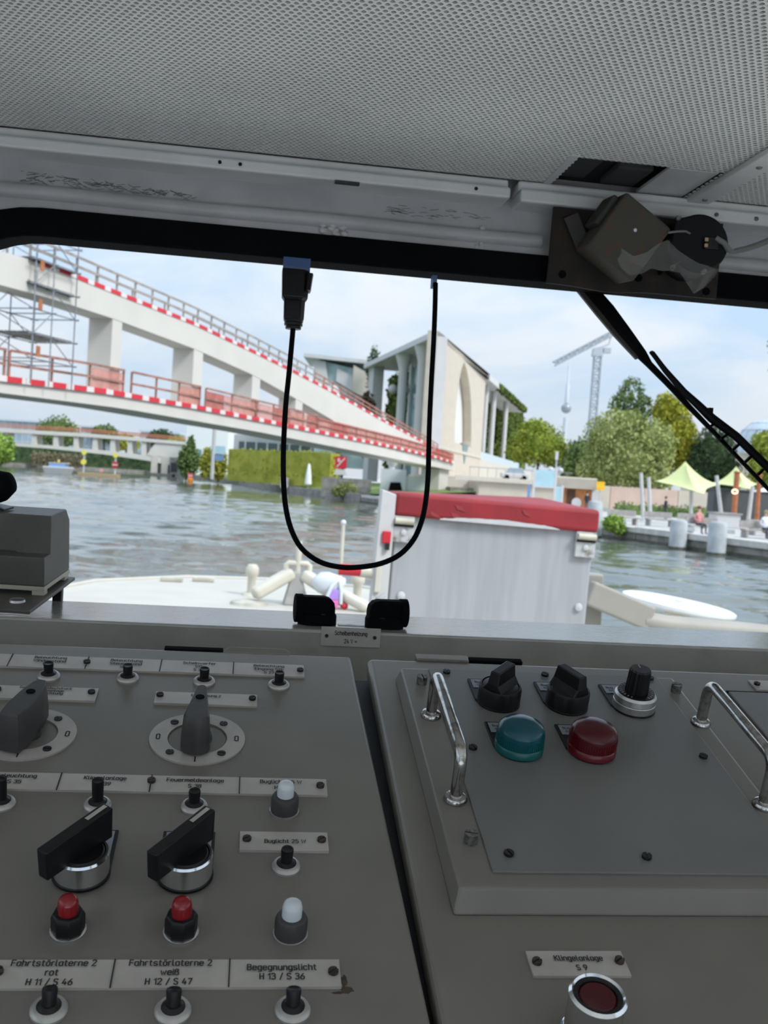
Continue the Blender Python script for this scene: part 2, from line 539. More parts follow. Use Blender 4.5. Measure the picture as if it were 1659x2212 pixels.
# strips along the front edge of the ceiling, with a gap over the wiper
t1 = MB().box(-0.9, 0.252, 1.048, 1.075, 2.8085, 2.8195).box(-0.9, 0.252, 1.036, 1.075, 2.797, 2.8085).build('trim_1', white_paint, None, 0, 0.0025)
tag(t1, 'white painted cornice strip under the ceiling edge', kind='structure')
for x in (-0.045, -0.025, 0.215):
    MB().lathe([(0.0018, 0), (0.0018, 0.0012), (0.001, 0.0018)], (0, 0, 0), 10, Matrix.Translation((x, 1.0355, 2.803)) @ Matrix.Rotation(PI / 2, 4, 'X')).build('screw', dark_screw, t1)
MB().box(0.07, 0.095, 1.034, 1.04, 2.7945, 2.797).build('clip', dark_void, t1, 0)
t2 = MB().box(0.262, 1.3, 1.034, 1.075, 2.7945, 2.808).box(0.262, 1.3, 1.046, 1.075, 2.808, 2.8195).build('trim_2', white_paint, None, 0, 0.0025)
tag(t2, 'white painted cornice strip right of the ceiling opening', kind='structure')
for x in (0.475, 0.52):
    MB().lathe([(0.0022, 0), (0.0022, 0.0012), (0.001, 0.002)], (0, 0, 0), 10, Matrix.Translation((x, 1.0335, 2.801)) @ Matrix.Rotation(PI / 2, 4, 'X')).build('screw', steel_screw, t2)
t3 = MB().box(0.447, 0.472, -0.98, 1.062, CEIL - 0.0065, CEIL - 0.0005).build('trim_3', white_paint, None, 0, 0.0015)
tag(t3, 'white batten screwed across the perforated ceiling', kind='structure')
for y in (0.62, 0.8, 0.915, 1.03):
    MB().lathe([(0.0032, 0), (0.0026, -0.0015), (0.001, -0.002)], (0.4595, y, CEIL - 0.0063), 10).build('screw', steel_screw, t3)

# front wall with the window opening
WX0, WX1, WZ0, WZ1 = -0.315, 0.86, 2.352, 2.717


def wp(d):
    return lambda x, z: (x, wy(z) + d, z)


outer = []
inner = rrect(WX0 - 0.028, WX1 + 0.028, WZ0 - 0.028, WZ1 + 0.028, 0.128, 10)
for (x, z) in inner:     # matching points on the outer rectangle
    cx, cz = (WX0 + WX1) / 2, (WZ0 + WZ1) / 2
    dx, dz = x - cx, z - cz
    sx = (1.3 - cx if dx > 0 else cx + 0.9) / max(1e-6, abs(dx))
    sz = (2.85 - cz if dz > 0 else cz - 1.3) / max(1e-6, abs(dz))
    s = min(sx, sz)
    outer.append((cx + dx * s, cz + dz * s))
wf = ring(MB(), outer, inner, wp(0.0), wp(0.03)).build('wall_front', header_paint, None, 20)
tag(wf, 'grey white painted window wall with a welded rib', kind='structure')
mb = MB()
rib_pts = [(x, wy(2.762) - 0.001, 2.762 + 0.0006 * math.sin(x * 23)) for x in np.linspace(-0.9, 0.294, 40)]
mb.tube(rib_pts, 0.0075, 14)
mb.build('rib', header_paint, wf, 60)
mb = MB().tube([(x, wy(2.762) - 0.001, 2.758) for x in np.linspace(0.49, 1.3, 20)], 0.0075, 14)
mb.build('rib', header_paint, wf, 60)
mb = MB()
rnd = random.Random(8)
for k in range(14):
    mb.ico((0.064 + rnd.uniform(-0.004, 0.02), wy(2.757) - 0.003, 2.756 + rnd.uniform(-0.009, 0.007)), rnd.uniform(0.002, 0.0045), 1, (1.3, 0.6, 1), 0.3, k)
for k in range(10):
    mb.ico((0.226 + rnd.uniform(-0.003, 0.004), wy(2.757) - 0.002, 2.757 + rnd.uniform(-0.012, 0.016)), rnd.uniform(0.002, 0.004), 1, (1, 0.6, 1.4), 0.3, k)
mb.build('weld_bead', header_paint, wf, 60)
# flaked paint along the header
mb = MB()
for k in range(150):
    x = -0.24 + 0.17 * rnd.random() ** 1.2
    z = 2.772 + rnd.uniform(0, 0.012) * (1 - (x + 0.24) / 0.3)
    w = rnd.uniform(0.001, 0.005)
    a = rnd.uniform(-0.5, 0.5)
    y = wy(z) - 0.0006
    mb.box(-w, w, -0.0003, 0.0003, -0.00014, 0.00014, Matrix.Translation((x, y, z)) @ Matrix.Rotation(a, 4, 'Y'))
for k in range(50):
    x = rnd.uniform(0.13, 0.24)
    z = 2.776 + rnd.uniform(0, 0.012)
    w = rnd.uniform(0.001, 0.005)
    mb.box(-w, w, -0.0003, 0.0003, -0.0001, 0.0001, Matrix.Translation((x, wy(z) - 0.0006, z)) @ Matrix.Rotation(rnd.uniform(-0.2, 0.2), 4, 'Y'))
tag(mb.build('paint_crack', mat('crack_grey', (0.16, 0.16, 0.16), 0.9), wf, 0), kind='stuff')

win = tag(ring(MB(), rrect(WX0 - 0.032, WX1 + 0.032, WZ0 - 0.03, WZ1 + 0.03, 0.13, 10), rrect(WX0, WX1, WZ0, WZ1, 0.10, 10), wp(-0.005), wp(0.036)).build('window_1', rubber, None, 40, 0.003),
          'windscreen in a broad black rubber gasket', kind='structure')
mb = MB()
a = rrect(WX0 - 0.006, WX1 + 0.006, WZ0 - 0.006, WZ1 + 0.006, 0.105, 10)
n = len(a)
mb.add([wp(0.012)(*p) for p in a] + [wp(0.017)(*p) for p in a], [tuple(range(n)), tuple(range(2 * n - 1, n - 1, -1))])
mb.build('pane', pane_glass, win, 0)

# sill ledge and what is below it
SZ = 2.3701
sl = MB().box(-0.9, 1.3, 0.85, 0.962, 2.2, SZ).box(-0.9, 1.3, 0.745, 0.85, 2.2, 2.30).build('trim_4', sill_paint, None, 0, 0.0022, 3)
tag(sl, 'grey painted window ledge above the control panels', kind='structure')

# unseen rest of the wheelhouse; openings widened and surfaces paled to brighten the interior
inner_white = mat('inner_white', (0.78, 0.77, 0.74), 0.6, var=0.03)
for side, X in (('left', -0.9), ('right', 1.3)):
    w = MB()
    x0, x1 = (X - 0.04, X) if side == 'left' else (X, X + 0.04)
    za, zb_ = 1.32, 2.80
    w.box(x0, x1, -1.0, 1.15, 1.25, za).box(x0, x1, -1.0, 1.15, zb_, 2.86).box(x0, x1, 0.86, 1.15, za, zb_).box(x0, x1, -1.0, -0.96, za, zb_)
    tag(w.build('wall_' + side, inner_white, None, 0), 'white %s side wall of the wheelhouse with a wide window opening' % ('port' if side == 'left' else 'starboard'), kind='structure')
    g = MB().box(x0 + 0.01, x1 - 0.01, -0.96, -0.93, za, zb_).box(x0 + 0.01, x1 - 0.01, 0.83, 0.86, za, zb_).box(x0 + 0.01, x1 - 0.01, -0.93, 0.83, za, za + 0.03).box(x0 + 0.01, x1 - 0.01, -0.93, 0.83, zb_ - 0.02, zb_)
    wnd = tag(g.build('window_%d' % (2 if side == 'left' else 3), rubber, None, 0), '%s side window in a black frame' % ('port' if side == 'left' else 'starboard'), kind='structure')
    MB().box((x0 + x1) / 2 - 0.003, (x0 + x1) / 2 + 0.003, -0.93, 0.83, za + 0.03, zb_ - 0.02).build('pane', pane_glass, wnd, 0)
wr = MB().box(-0.94, 1.34, -1.04, -1.0, 1.25, 1.45).box(-0.94, 1.34, -1.04, -1.0, 2.80, 2.86).box(-0.94, -0.86, -1.04, -1.0, 1.45, 2.80).box(1.26, 1.34, -1.04, -1.0, 1.45, 2.80)
tag(wr.build('wall_rear', inner_white, None, 0), 'white rear wall of the wheelhouse with a wide window opening', kind='structure')
g = MB().box(-0.86, -0.83, -1.03, -1.01, 1.45, 2.80).box(1.23, 1.26, -1.03, -1.01, 1.45, 2.80).box(-0.83, 1.23, -1.03, -1.01, 1.45, 1.48).box(-0.83, 1.23, -1.03, -1.01, 2.77, 2.80)
wnd = tag(g.build('window_4', rubber, None, 0), 'rear window in a black frame', kind='structure')
MB().box(-0.83, 1.23, -1.023, -1.017, 1.48, 2.77).build('pane', pane_glass, wnd, 0)
tag(MB().box(-0.94, 1.34, -1.04, 1.0, 1.2, 1.25).build('floor', mat('floor_grey', (0.80, 0.765, 0.71), 0.7), None, 0), 'pale grey wheelhouse floor', kind='structure')
tag(MB().box(-0.98, 1.38, -1.1, 1.25, 2.86, 2.9).build('roof', header_paint, None, 0), 'wheelhouse roof above the ceiling', kind='structure')  # unseen slab, added to keep the sun off the ceiling

# ------------------------------------------------------------------ control panels
# panel space: x to starboard, y up the slope, z off the surface, metres
TILT = R(17)
P_Y, P_Z = 0.67744, 2.34773
PT = Matrix.Translation((0, P_Y, P_Z)) @ Matrix.Rotation(TILT, 4, 'X')


def panel_thing(name, label, cat, u, v, h=0.0):
    o = thing(name, label, cat)
    o.location = PT @ Vector((u / 1000, v / 1000, h / 1000))
    o.rotation_euler = (TILT, 0, 0)
    o['u'], o['v'] = u / 1000, v / 1000
    return o


def mm(par, u, v, h=0.0):        # millimetres in panel space to local coordinates of the panel thing
    return Vector((u / 1000 - par['u'], v / 1000 - par['v'], h / 1000))


def at(T):
    return Matrix.Translation(T)


def screw(par, off, p, r=3.0, m=None, h=2.0, slot=True, ang=0.6):
    """slotted pan head; par is the parent, p millimetres relative to off"""
    mb = MB()
    r /= 1000
    h /= 1000
    T = Matrix.Translation(p) @ Matrix.Rotation(ang, 4, 'Z')
    if slot:
        for s in (1, -1):
            pl = [(r * math.cos(a), s * (abs(r * math.sin(a)) * 0.86 + 0.14 * r)) for a in np.linspace(0, PI, 9)]
            if s < 0:
                pl = pl[::-1]
            mb.prism(pl, h * 0.5, h, T)
    mb.lathe([(r, 0), (r, h * 0.55)], (0, 0, 0), 14, T)
    return mb.build('screw', m or rusty_screw, par, 30)


def label_plate(par, u0, u1, v0, v1, texts, divs=(), screws=(), size=3.9, screw_m=None, lead=1.2, h=1.2, bend=0.0):
    """texts: (lines, u, v)"""
    mb = MB()
    c = mm(par, (u0 + u1) / 2, (v0 + v1) / 2)
    w, d = (u1 - u0) / 2000, (v1 - v0) / 2000
    n = max(2, int((u1 - u0) / 12))
    rnd = random.Random(int(u0 * 7 + v0))
    lift = [0.0005 * rnd.random() for _ in range(n + 1)]
    vs, fs = [], []
    for i in range(n + 1):
        x = -w + 2 * w * i / n
        for (y, z) in ((-d, 0.0), (d, 0.0), (d, h / 1000), (-d, h / 1000 + lift[i])):
            vs.append((x, y, z))
    for i in range(n):
        for k in range(4):
            j = (k + 1) % 4
            fs.append((i * 4 + k, i * 4 + j, i * 4 + 4 + j, i * 4 + 4 + k))
    fs += [(3, 2, 1, 0), (n * 4, n * 4 + 1, n * 4 + 2, n * 4 + 3)]
    pl = mb.add(vs, fs).build('label_plate', label_grey, par, 20)
    pl.location = c
    for lines, u, v in texts:
        t = text(lines, pl, ink, size / 1000, u / 1000 - par['u'] - c.x, v / 1000 - par['v'] - c.y, h / 1000 + 0.00065, lead)
    for u in divs:
        x = u / 1000 - par['u'] - c.x
        MB().box(x - 0.0003, x + 0.0003, -d, d, h / 1000, h / 1000 + 0.0006).build('divider', ink, pl, 0)
    for u, v in screws:
        screw(pl, None, (u / 1000 - par['u'] - c.x, v / 1000 - par['v'] - c.y, h / 1000), 2.3, screw_m, 1.8)
    return pl


def toggle(par, u, v, length=13, lean=(0, 0.0), r=7.5):
    mb = MB()
    mb.lathe([(r * 1e-3, 0), (r * 1e-3, 0.0012), (r * 0.92e-3, 0.0022), (r * 0.8e-3, 0.0028), (0.0051, 0.003), (0.0048, 0.0012), (0.001, 0.001)], (0, 0, 0), 24)
    o = mb.build('toggle_switch', collar_metal, par, 30)
    o.location = mm(par, u, v)
    MB().lathe([(0.0051, 0.001), (0.0048, 0.003), (0.003, 0.0042)], (0, 0, 0), 16).build('boot', black_plastic, o, 30)
    lv = MB().lathe([(0.003, 0), (0.0031, length * 0.0005), (0.0033, length * 0.0009), (0.0031, length * 0.001), (0.0027, length * 0.001), (0.0023, length * 0.00096), (0.0002, length * 0.00095)], (0, 0, 0), 14).build('lever', black_plastic, o, 40)
    lv.location = (0, 0, 0.002)
    lv.rotation_euler = (lean[0], lean[1], 0)
    return o


def lamp(par, u, v, lens, name='indicator_lamp', white=False):
    o = MB().lathe([(0.0082, 0), (0.0082, 0.001), (0.0074, 0.0013)], (0, 0, 0), 24).build(name, chrome if not white else satin, par, 30)
    o.location = mm(par, u, v)
    mb = MB().lathe([(0.0077, 0.001), (0.0077, 0.0085), (0.0068, 0.0105), (0.0052, 0.0108)], (0, 0, 0), 8 if not white else 20, ph=0.2)
    mb.build('socket', black_plastic if not white else mat('grey_socket', (0.045, 0.042, 0.042), 0.5), o, 30, 0.0004)
    MB().lathe([(0.0047, 0.009), (0.0047, 0.0155), (0.0041, 0.0178), (0.0028, 0.0188), (0.001, 0.0191)], (0, 0, 0), 20).build('lens', lens, o, 50)
    return o


# ---- left panel
lp = panel_thing('control_panel', 'left grey sloping control panel with toggle switches, dials and German labels', 'control panel', -60, -110)
U0, U1, V0, V1 = -420, 83, -420, 68.8
c = mm(lp, 0, 0)
body = MB().add([tuple(mm(lp, *p)) for p in ((U0, V0, -14), (95, V0, -14), (83, V1, -14), (U0, V1, -14), (U0, V0, 0), (95, V0, 0), (83, V1, 0), (U0, V1, 0))],
                [(3, 2, 1, 0), (4, 5, 6, 7), (0, 1, 5, 4), (1, 2, 6, 5), (2, 3, 7, 6), (3, 0, 4, 7)])
body.build('panel_plate', panel_paint, lp, 0, 0.0022, 3)
hinge = MB()
q0, q1 = mm(lp, -52, 69, -4), mm(lp, -10, 74, 0.5)
hinge.box(q0.x, q1.x, q0.y, q1.y, q0.z, q1.z)
hinge.build('hinge_slot', rubber, lp, 0, 0.0006)
q0, q1 = mm(lp, -9, 66, -4), mm(lp, 38, 74, 1.6)
MB().add([(q0.x, q0.y, q0.z), (q1.x, q0.y, q0.z), (q1.x, q1.y, q0.z), (q0.x, q1.y, q0.z), (q0.x - 0.001, q0.y + 0.003, q1.z - 0.001), (q1.x + 0.001, q0.y + 0.003, q1.z - 0.001), (q1.x - 0.003, q1.y, q1.z), (q0.x + 0.003, q1.y, q1.z)],
         [(3, 2, 1, 0), (4, 5, 6, 7), (0, 1, 5, 4), (1, 2, 6, 5), (2, 3, 7, 6), (3, 0, 4, 7)]).build('hinge', panel_paint, lp, 0, 0.0006)

label_plate(lp, -205, 47.7, 32.5, 50.2, [(['Beleuchtung', 'Windenstand', 'S 26'], -126.5, 41.4), (['Beleuchtung', 'Steuerstand', 'S 21'], -75.5, 41.2), (['Scheinwerfer', 'Stb', 'S 29'], -25.5, 41.2), (['Beleuchtung', 'Eingang Stb', 'S 27'], 23.0, 41.0)],
            (-152.6, -101.7, -51.9, -1.9), ((-101.7, 41.5), (44.9, 41.0)), 4.3, dark_screw, 1.12)
label_plate(lp, -154.5, -88.5, -10, 6.8, [(['Geber Feuerlöschdruck', 'Störmeldeanlage', 'Blendeinrichtung', 'S 10'], -121.5, -1.0)], (), ((-92.2, 0.4), (-151, 0.0)), 3.5, dark_screw, 0.98)
label_plate(lp, -51.4, 15, -10, 5.5, [(['Einspeisung 2'], -18.5, 1.0)], (), ((-48.4, -0.2), (11.9, -0.8)), 3.6, dark_screw)
label_plate(lp, -205, 56, -107.5, -91.2, [(['Beleuchtung', 'S 35'], -118, -98.2), (['Klingelanlage', 'S 39'], -69.5, -98.6), (['Feuermeldeanlage', 'S 38'], -19.3, -98.8), (['Buglicht 25 W', 'H 24'], 29.5, -98.6)],
            (-94.2, -44, 5.8), ((-43.8, -97.5), (52.2, -98.8)), 4.4, None, 1.28)
label_plate(lp, 7.2, 53.8, -157.3, -141.3, [(['Buglicht 25 W'], 31, -150)], (), ((10.9, -148.6), (50.4, -148.6)), 4.0)
label_plate(lp, -97, 54, -250, -233.6, [(['Fahrtstörlaterne 2', 'rot', 'H 11 / S 46'], -71, -241.6), (['Fahrtstörlaterne 2', 'weiß', 'H 12 / S 47'], -21, -241.6), (['Begegnungslicht', 'H 13 / S 36'], 28, -241.6)],
            (-45.4, 4.8), ((-93.5, -241), (50.8, -241.8)), 4.7, None, 1.15)
# brown rust crept out from under the lowest label
rnd = random.Random(3)
for cu_, cv_, ru, rv, n_ in ((56.6, -250.5, 3.4, 2.2, 22), (55.6, -245.5, 1.7, 3.6, 16), (52.0, -252.2, 3.0, 0.9, 14)):
    pl_ = [tuple(mm(lp, cu_ + ru * rnd.uniform(0.6, 1.1) * math.cos(2 * PI * i / n_), cv_ + rv * rnd.uniform(0.6, 1.1) * math.sin(2 * PI * i / n_), 0.12 + 0.02 * n_ / 22)) for i in range(n_)]
    MB().add(pl_, [tuple(range(n_))]).build('rust_stain', mat('rust', (0.075, 0.045, 0.025), 0.9, var=0.4, scale=400, alpha=0.75), lp, 0)

for u, v in ((-123.4, 21.8), (-72, 22.8), (-21, 22), (29.6, 20.5)):
    toggle(lp, u, v, 8.6)
for u, v, le in ((-120.5, -120, 14.5), (-70.2, -119.6, 14.5), (-18.5, -119.4, 9.0)):
    toggle(lp, u, v, le)
toggle(lp, 31.2, -168.9, 9.5)
for u, v in ((-68.5, -261), (-17.9, -262), (32.3, -262)):
    toggle(lp, u, v, 8.0, (R(-20), 0), 7.8)


def teardrop(L0, L1, w0, w1, n=10):
    """outline along +y: broad near end at -L0, narrow tip at +L1"""
    out = []
    for i in range(n + 1):
        a = PI + PI * i / n
        out.append((w0 * math.cos(a), -L0 + w0 * 0.75 + w0 * 0.75 * math.sin(a)))
    for i in range(n + 1):
        a = PI * i / n
        out.append((w1 * math.cos(a), L1 - w1 + w1 * math.sin(a)))
    return out


def dial(par, u, v, ang, square):
    mb = MB()
    n = 48
    ring(mb, circle(0.029, n), circle(0.018, n), lambda x, y: (x, y, 0.0012), lambda x, y: (x, y, 0))
    d = mb.build('rotary_dial', label_grey, par, 30)
    d.location = mm(par, u, v)
    MB().lathe([(0.018, 0.0001), (0.017, 0.0003)], (0, 0, 0), 32).build('dial_face', panel_paint, d, 0)
    for a in (48, 132, 228, 312):
        screw(d, None, (0.0228 * math.cos(R(a)), 0.0228 * math.sin(R(a)), 0.0011), 2.5, dark_screw, 0.8, True, R(a + 40))
    for s, x, y in (('0', 0.0238, 0), ('0', -0.0238, 0), ('I', 0, -0.0238)):
        text([s], d, ink, 0.0075, x, y, 0.00145, 1, 0.85)
    MB().lathe([(0.009, 0), (0.0085, 0.004)], (0, 0, 0), 20).build('shaft', grey_plastic, d, 30)
    k = MB()
    if square:
        base = [(-0.0068, -0.024), (0.0068, -0.024), (0.0082, -0.012), (0.0075, 0.006), (0.0048, 0.0195), (0.0026, 0.0235), (-0.0026, 0.0235), (-0.0048, 0.0195), (-0.0075, 0.006), (-0.0082, -0.012)]
        k.taper([(base, 0.003), (base, 0.012), ([(x * 0.86, y * 0.93) for x, y in base], 0.025), ([(x * 0.78, y * 0.9) for x, y in base], 0.0262)])
    else:
        base = teardrop(0.022, 0.0235, 0.0088, 0.0036, 8)
        k.taper([(base, 0.003), (base, 0.012), ([(x * 0.86, y * 0.93) for x, y in base], 0.025), ([(x * 0.74, y * 0.9) for x, y in base], 0.0262)])
    kb = k.build('knob', grey_plastic, d, 40)
    kb.rotation_euler = (0, 0, ang)
    hl = MB().lathe([(0.0027, 0.0255), (0.0027, 0.02655)], (0, 0.006, 0), 16).build('knob_hole', rubber, d, 0)
    hl.rotation_euler = (0, 0, ang)
    return d


dial(lp, -122.3, -49.9, R(-14), True)
dial(lp, -21, -50, R(-2), False)


def paddle_switch(par, u, v):
    p0, p1 = -13.5, 13.5
    # legend frame: rectangle above, round below
    ol = [(x / 1000, y / 1000) for x, y in [(-13.5, 34), (-13.5, 0)] + [(13.5 * math.cos(a), 13.5 * math.sin(a)) for a in np.linspace(PI, 2 * PI, 15)][1:-1] + [(13.5, 0), (13.5, 34)]]
    fr = MB().prism(ol, 0, 0.0016).build('paddle_switch', black_plastic, par, 0, 0.0004)
    fr.location = mm(par, u, v)
    MB().box(-0.0118, 0.0118, 0.012, 0.0325, 0.0016, 0.0019).build('legend', legend_blue, fr, 0)
    text(['S 45' if u < -40 else 'S 42'], fr, ink, 0.0036, -0.005, 0.0265, 0.002)
    MB().lathe([(0.0141, 0.0008), (0.0141, 0.002)], (0, 0, 0), 32).build('washer', black_plastic, fr, 30)
    MB().lathe([(0.0135, 0.001), (0.0135, 0.013), (0.0128, 0.0142), (0.0118, 0.0142), (0.0116, 0.012)], (0, 0, 0), 40).build('bezel', chrome, fr, 30)
    MB().lathe([(0.0116, 0.009), (0.0115, 0.0135), (0.0105, 0.0146)], (0, 0, 0), 32).build('cap', black_plastic, fr, 30)
    # paddle: long bar overhanging the bezel on the lower left
    T = Matrix.Rotation(R(52), 4, 'Z')
    pad = MB()
    L = [(-0.0235, 0.0125), (-0.0245, 0.0285), (0.0165, 0.0315), (0.0175, 0.0305), (0.0175, 0.0135)]
    vs = [(x, -0.0032, z) for x, z in L] + [(x, 0.0032, z) for x, z in L]
    n = len(L)
    pad.add(vs, [tuple(range(n)), tuple(range(2 * n - 1, n - 1, -1))] + [(i, n + i, n + (i + 1) % n, (i + 1) % n) for i in range(n)], T)
    pad.build('paddle', black_plastic, fr, 0, 0.0009)
    mk = MB().add([(0.003, -0.0012, 0.03075), (0.0155, -0.0012, 0.03165), (0.0155, 0.0012, 0.03165), (0.003, 0.0012, 0.03075)], [(0, 1, 2, 3)], T)
    mk.build('pointer_mark', label_grey, fr, 0)
    return fr


paddle_switch(lp, -69.5, -176)
paddle_switch(lp, -19.3, -176.3)
lamp(lp, 31, -121.5, white_lens, white=True)
lamp(lp, -69, -214.5, red_lens)
lamp(lp, -18.2, -215.5, red_lens)
lamp(lp, 32.3, -216.5, white_lens, white=True)

# ---- right panel
rp = panel_thing('control_panel', 'right grey sloping control panel carrying a raised switch tray and a red bell button', 'control panel', 300, -110)
MB().add([tuple(mm(rp, *p)) for p in ((95.2, -420, -14), (900, -420, -14), (900, 68.5, -14), (95.2, 68.5, -14), (95.2, -420, 0), (900, -420, 0), (900, 68.5, 0), (95.2, 68.5, 0))],
         [(3, 2, 1, 0), (4, 5, 6, 7), (0, 1, 5, 4), (1, 2, 6, 5), (2, 3, 7, 6), (3, 0, 4, 7)]).build('panel_plate', panel_paint, rp, 0, 0.0045, 4)
q0, q1 = mm(rp, 132, 66, -4), mm(rp, 172, 75, 1.6)
MB().box(q0.x, q1.x, q0.y, q1.y, q0.z, q1.z).build('hinge', panel_paint, rp, 0, 0.001)
q0, q1 = mm(rp, 173, 69, -4), mm(rp, 214, 75, 0.6)
MB().box(q0.x, q1.x, q0.y, q1.y, q0.z, q1.z).build('hinge_slot', rubber, rp, 0, 0.0006)
label_plate(rp, 142.8, 189.6, -244.2, -228.4, [(['Klingelanlage', 'S 9'], 167, -236.6)], (), ((146.3, -236), (186.6, -235.4)), 4.4, None, 1.35)
label_plate(rp, 387.3, 450, 38, 53.2, [(['Scheibenwischer'], 425, 47.5)], (), ((390.9, 46.2),), 3.6, dark_screw)
# inset cover at the far right with a dark slot along its top
q0, q1 = mm(rp, 362, -70, 0), mm(rp, 520, 33, 2.0)
ip = MB().box(q0.x, q1.x, q0.y, q1.y, q0.z, q1.z).build('cover_plate', plate_paint, rp, 0, 0.0008)
q0, q1 = mm(rp, 362, 33, 0), mm(rp, 520, 36.5, 0.5)
MB().box(q0.x, q1.x, q0.y, q1.y, q0.z, q1.z).build('slot', rubber, rp, 0)
# bell push button
bt = MB().lathe([(0.0128, 0), (0.0128, 0.004), (0.0118, 0.0045), (0.0118, 0.022), (0.0124, 0.0245), (0.0112, 0.0258), (0.0104, 0.0248), (0.0104, 0.021)], (0, 0, 0), 36).build('push_button', chrome, rp, 30)
bt.location = mm(rp, 158.2, -279.5)
tag(bt, 'chrome push button with a dark red cap')
MB().lathe([(0.0104, 0.021), (0.0104, 0.0243), (0.0084, 0.0243), (0.0082, 0.0232)], (0, 0, 0), 32).build('collar', black_plastic, bt, 30)
MB().lathe([(0.0083, 0.021), (0.0083, 0.0234), (0.0074, 0.0244), (0.004, 0.0237), (0.001, 0.0234)], (0, 0, 0), 32).build('button_cap', deep_red_lens, bt, 40)

# ---- raised tray with its own switches, screwed on the right panel
tb = panel_thing('switch_tray', 'raised grey tray on the right panel with two chrome handles, rotary switches and two lamps', 'control box', 215, -86, 0.0)
b0 = [(112.2, -204), (322, -204), (322, 36), (112.2, 36)]
b1 = [(115, -197.5), (315.5, -197.5), (315.5, 31.5), (115, 31.5)]
f = lambda L, h: [tuple(mm(tb, u, v, h)) for u, v in L]
MB().hexa(f(b0, 0) + f(b1, 12)).build('tray', panel_paint, tb, 0, 0.0016, 3)
MB().hexa(f([(134.2, -187), (302.5, -187), (302.5, 29.5), (134.2, 29.5)], 11.5) + f([(134.2, -187), (302.5, -187), (302.5, 29.5), (134.2, 29.5)], 13.4)).build('face_plate', plate_paint, tb, 0, 0.0005)
for u, v in ((146, 23.6), (217.5, 25), (296, 25.5), (146, -73.2), (293.4, -76.2), (145.5, -173.6), (220, -174.8), (294, -174)):
    screw(tb, None, mm(tb, u, v, 13.3), 2.6, dark_screw, 1.8, True, u * 0.3 + v)
for u, v in ((126.3, 9.5), (127.5, -162), (310, 10.8), (309.5, -162)):
    sc_ = screw(tb, None, mm(tb, u, v, 11.9), 3.6, steel_screw, 6.0, True, 1.1 + u)
    sc_.name = 'captive_screw'


def tray_handle(u, va, vb):
    pts = []
    r, H = 0.009, 0.0315
    ya, yb = va / 1000 - tb['v'], vb / 1000 - tb['v']
    x = u / 1000 - tb['u']
    z0 = 0.012
    for (y, z) in ((ya, z0), (ya, z0 + H - r)):
        pts.append((x, y, z))
    for i in range(1, 7):
        a = PI / 2 * i / 6
        pts.append((x, ya - r + r * math.cos(a), z0 + H - r + r * math.sin(a)))
    for i in range(0, 7):
        a = PI / 2 * i / 6
        pts.append((x, yb + r - r * math.sin(a), z0 + H - r + r * math.cos(a)))
    pts.append((x, yb, z0))
    h = MB().tube(pts, 0.0036, 16).build('handle', old_chrome, tb, 60)
    for y in (ya, yb):
        MB().lathe([(0.0066, 0), (0.0068, 0.0012), (0.0058, 0.003), (0.0045, 0.0034)], (x, y, z0), 20).build('flange', old_chrome, h, 40)


tray_handle(126, -34, -125)
tray_handle(310, -33, -125)


def legend(par_u, v, rows):
    """black legend frame: square at the upper left, round about the switch"""
    k = 14.6
    pts = [(-15.5, 29.5)] + [(-15.5, 2)] + [(k * math.cos(a), k * math.sin(a)) for a in np.linspace(PI * 1.03, 2 * PI, 15)] + [(15, 29.5)]
    o = MB().prism([(x / 1000, y / 1000) for x, y in pts], 0, 0.0014)
    return o


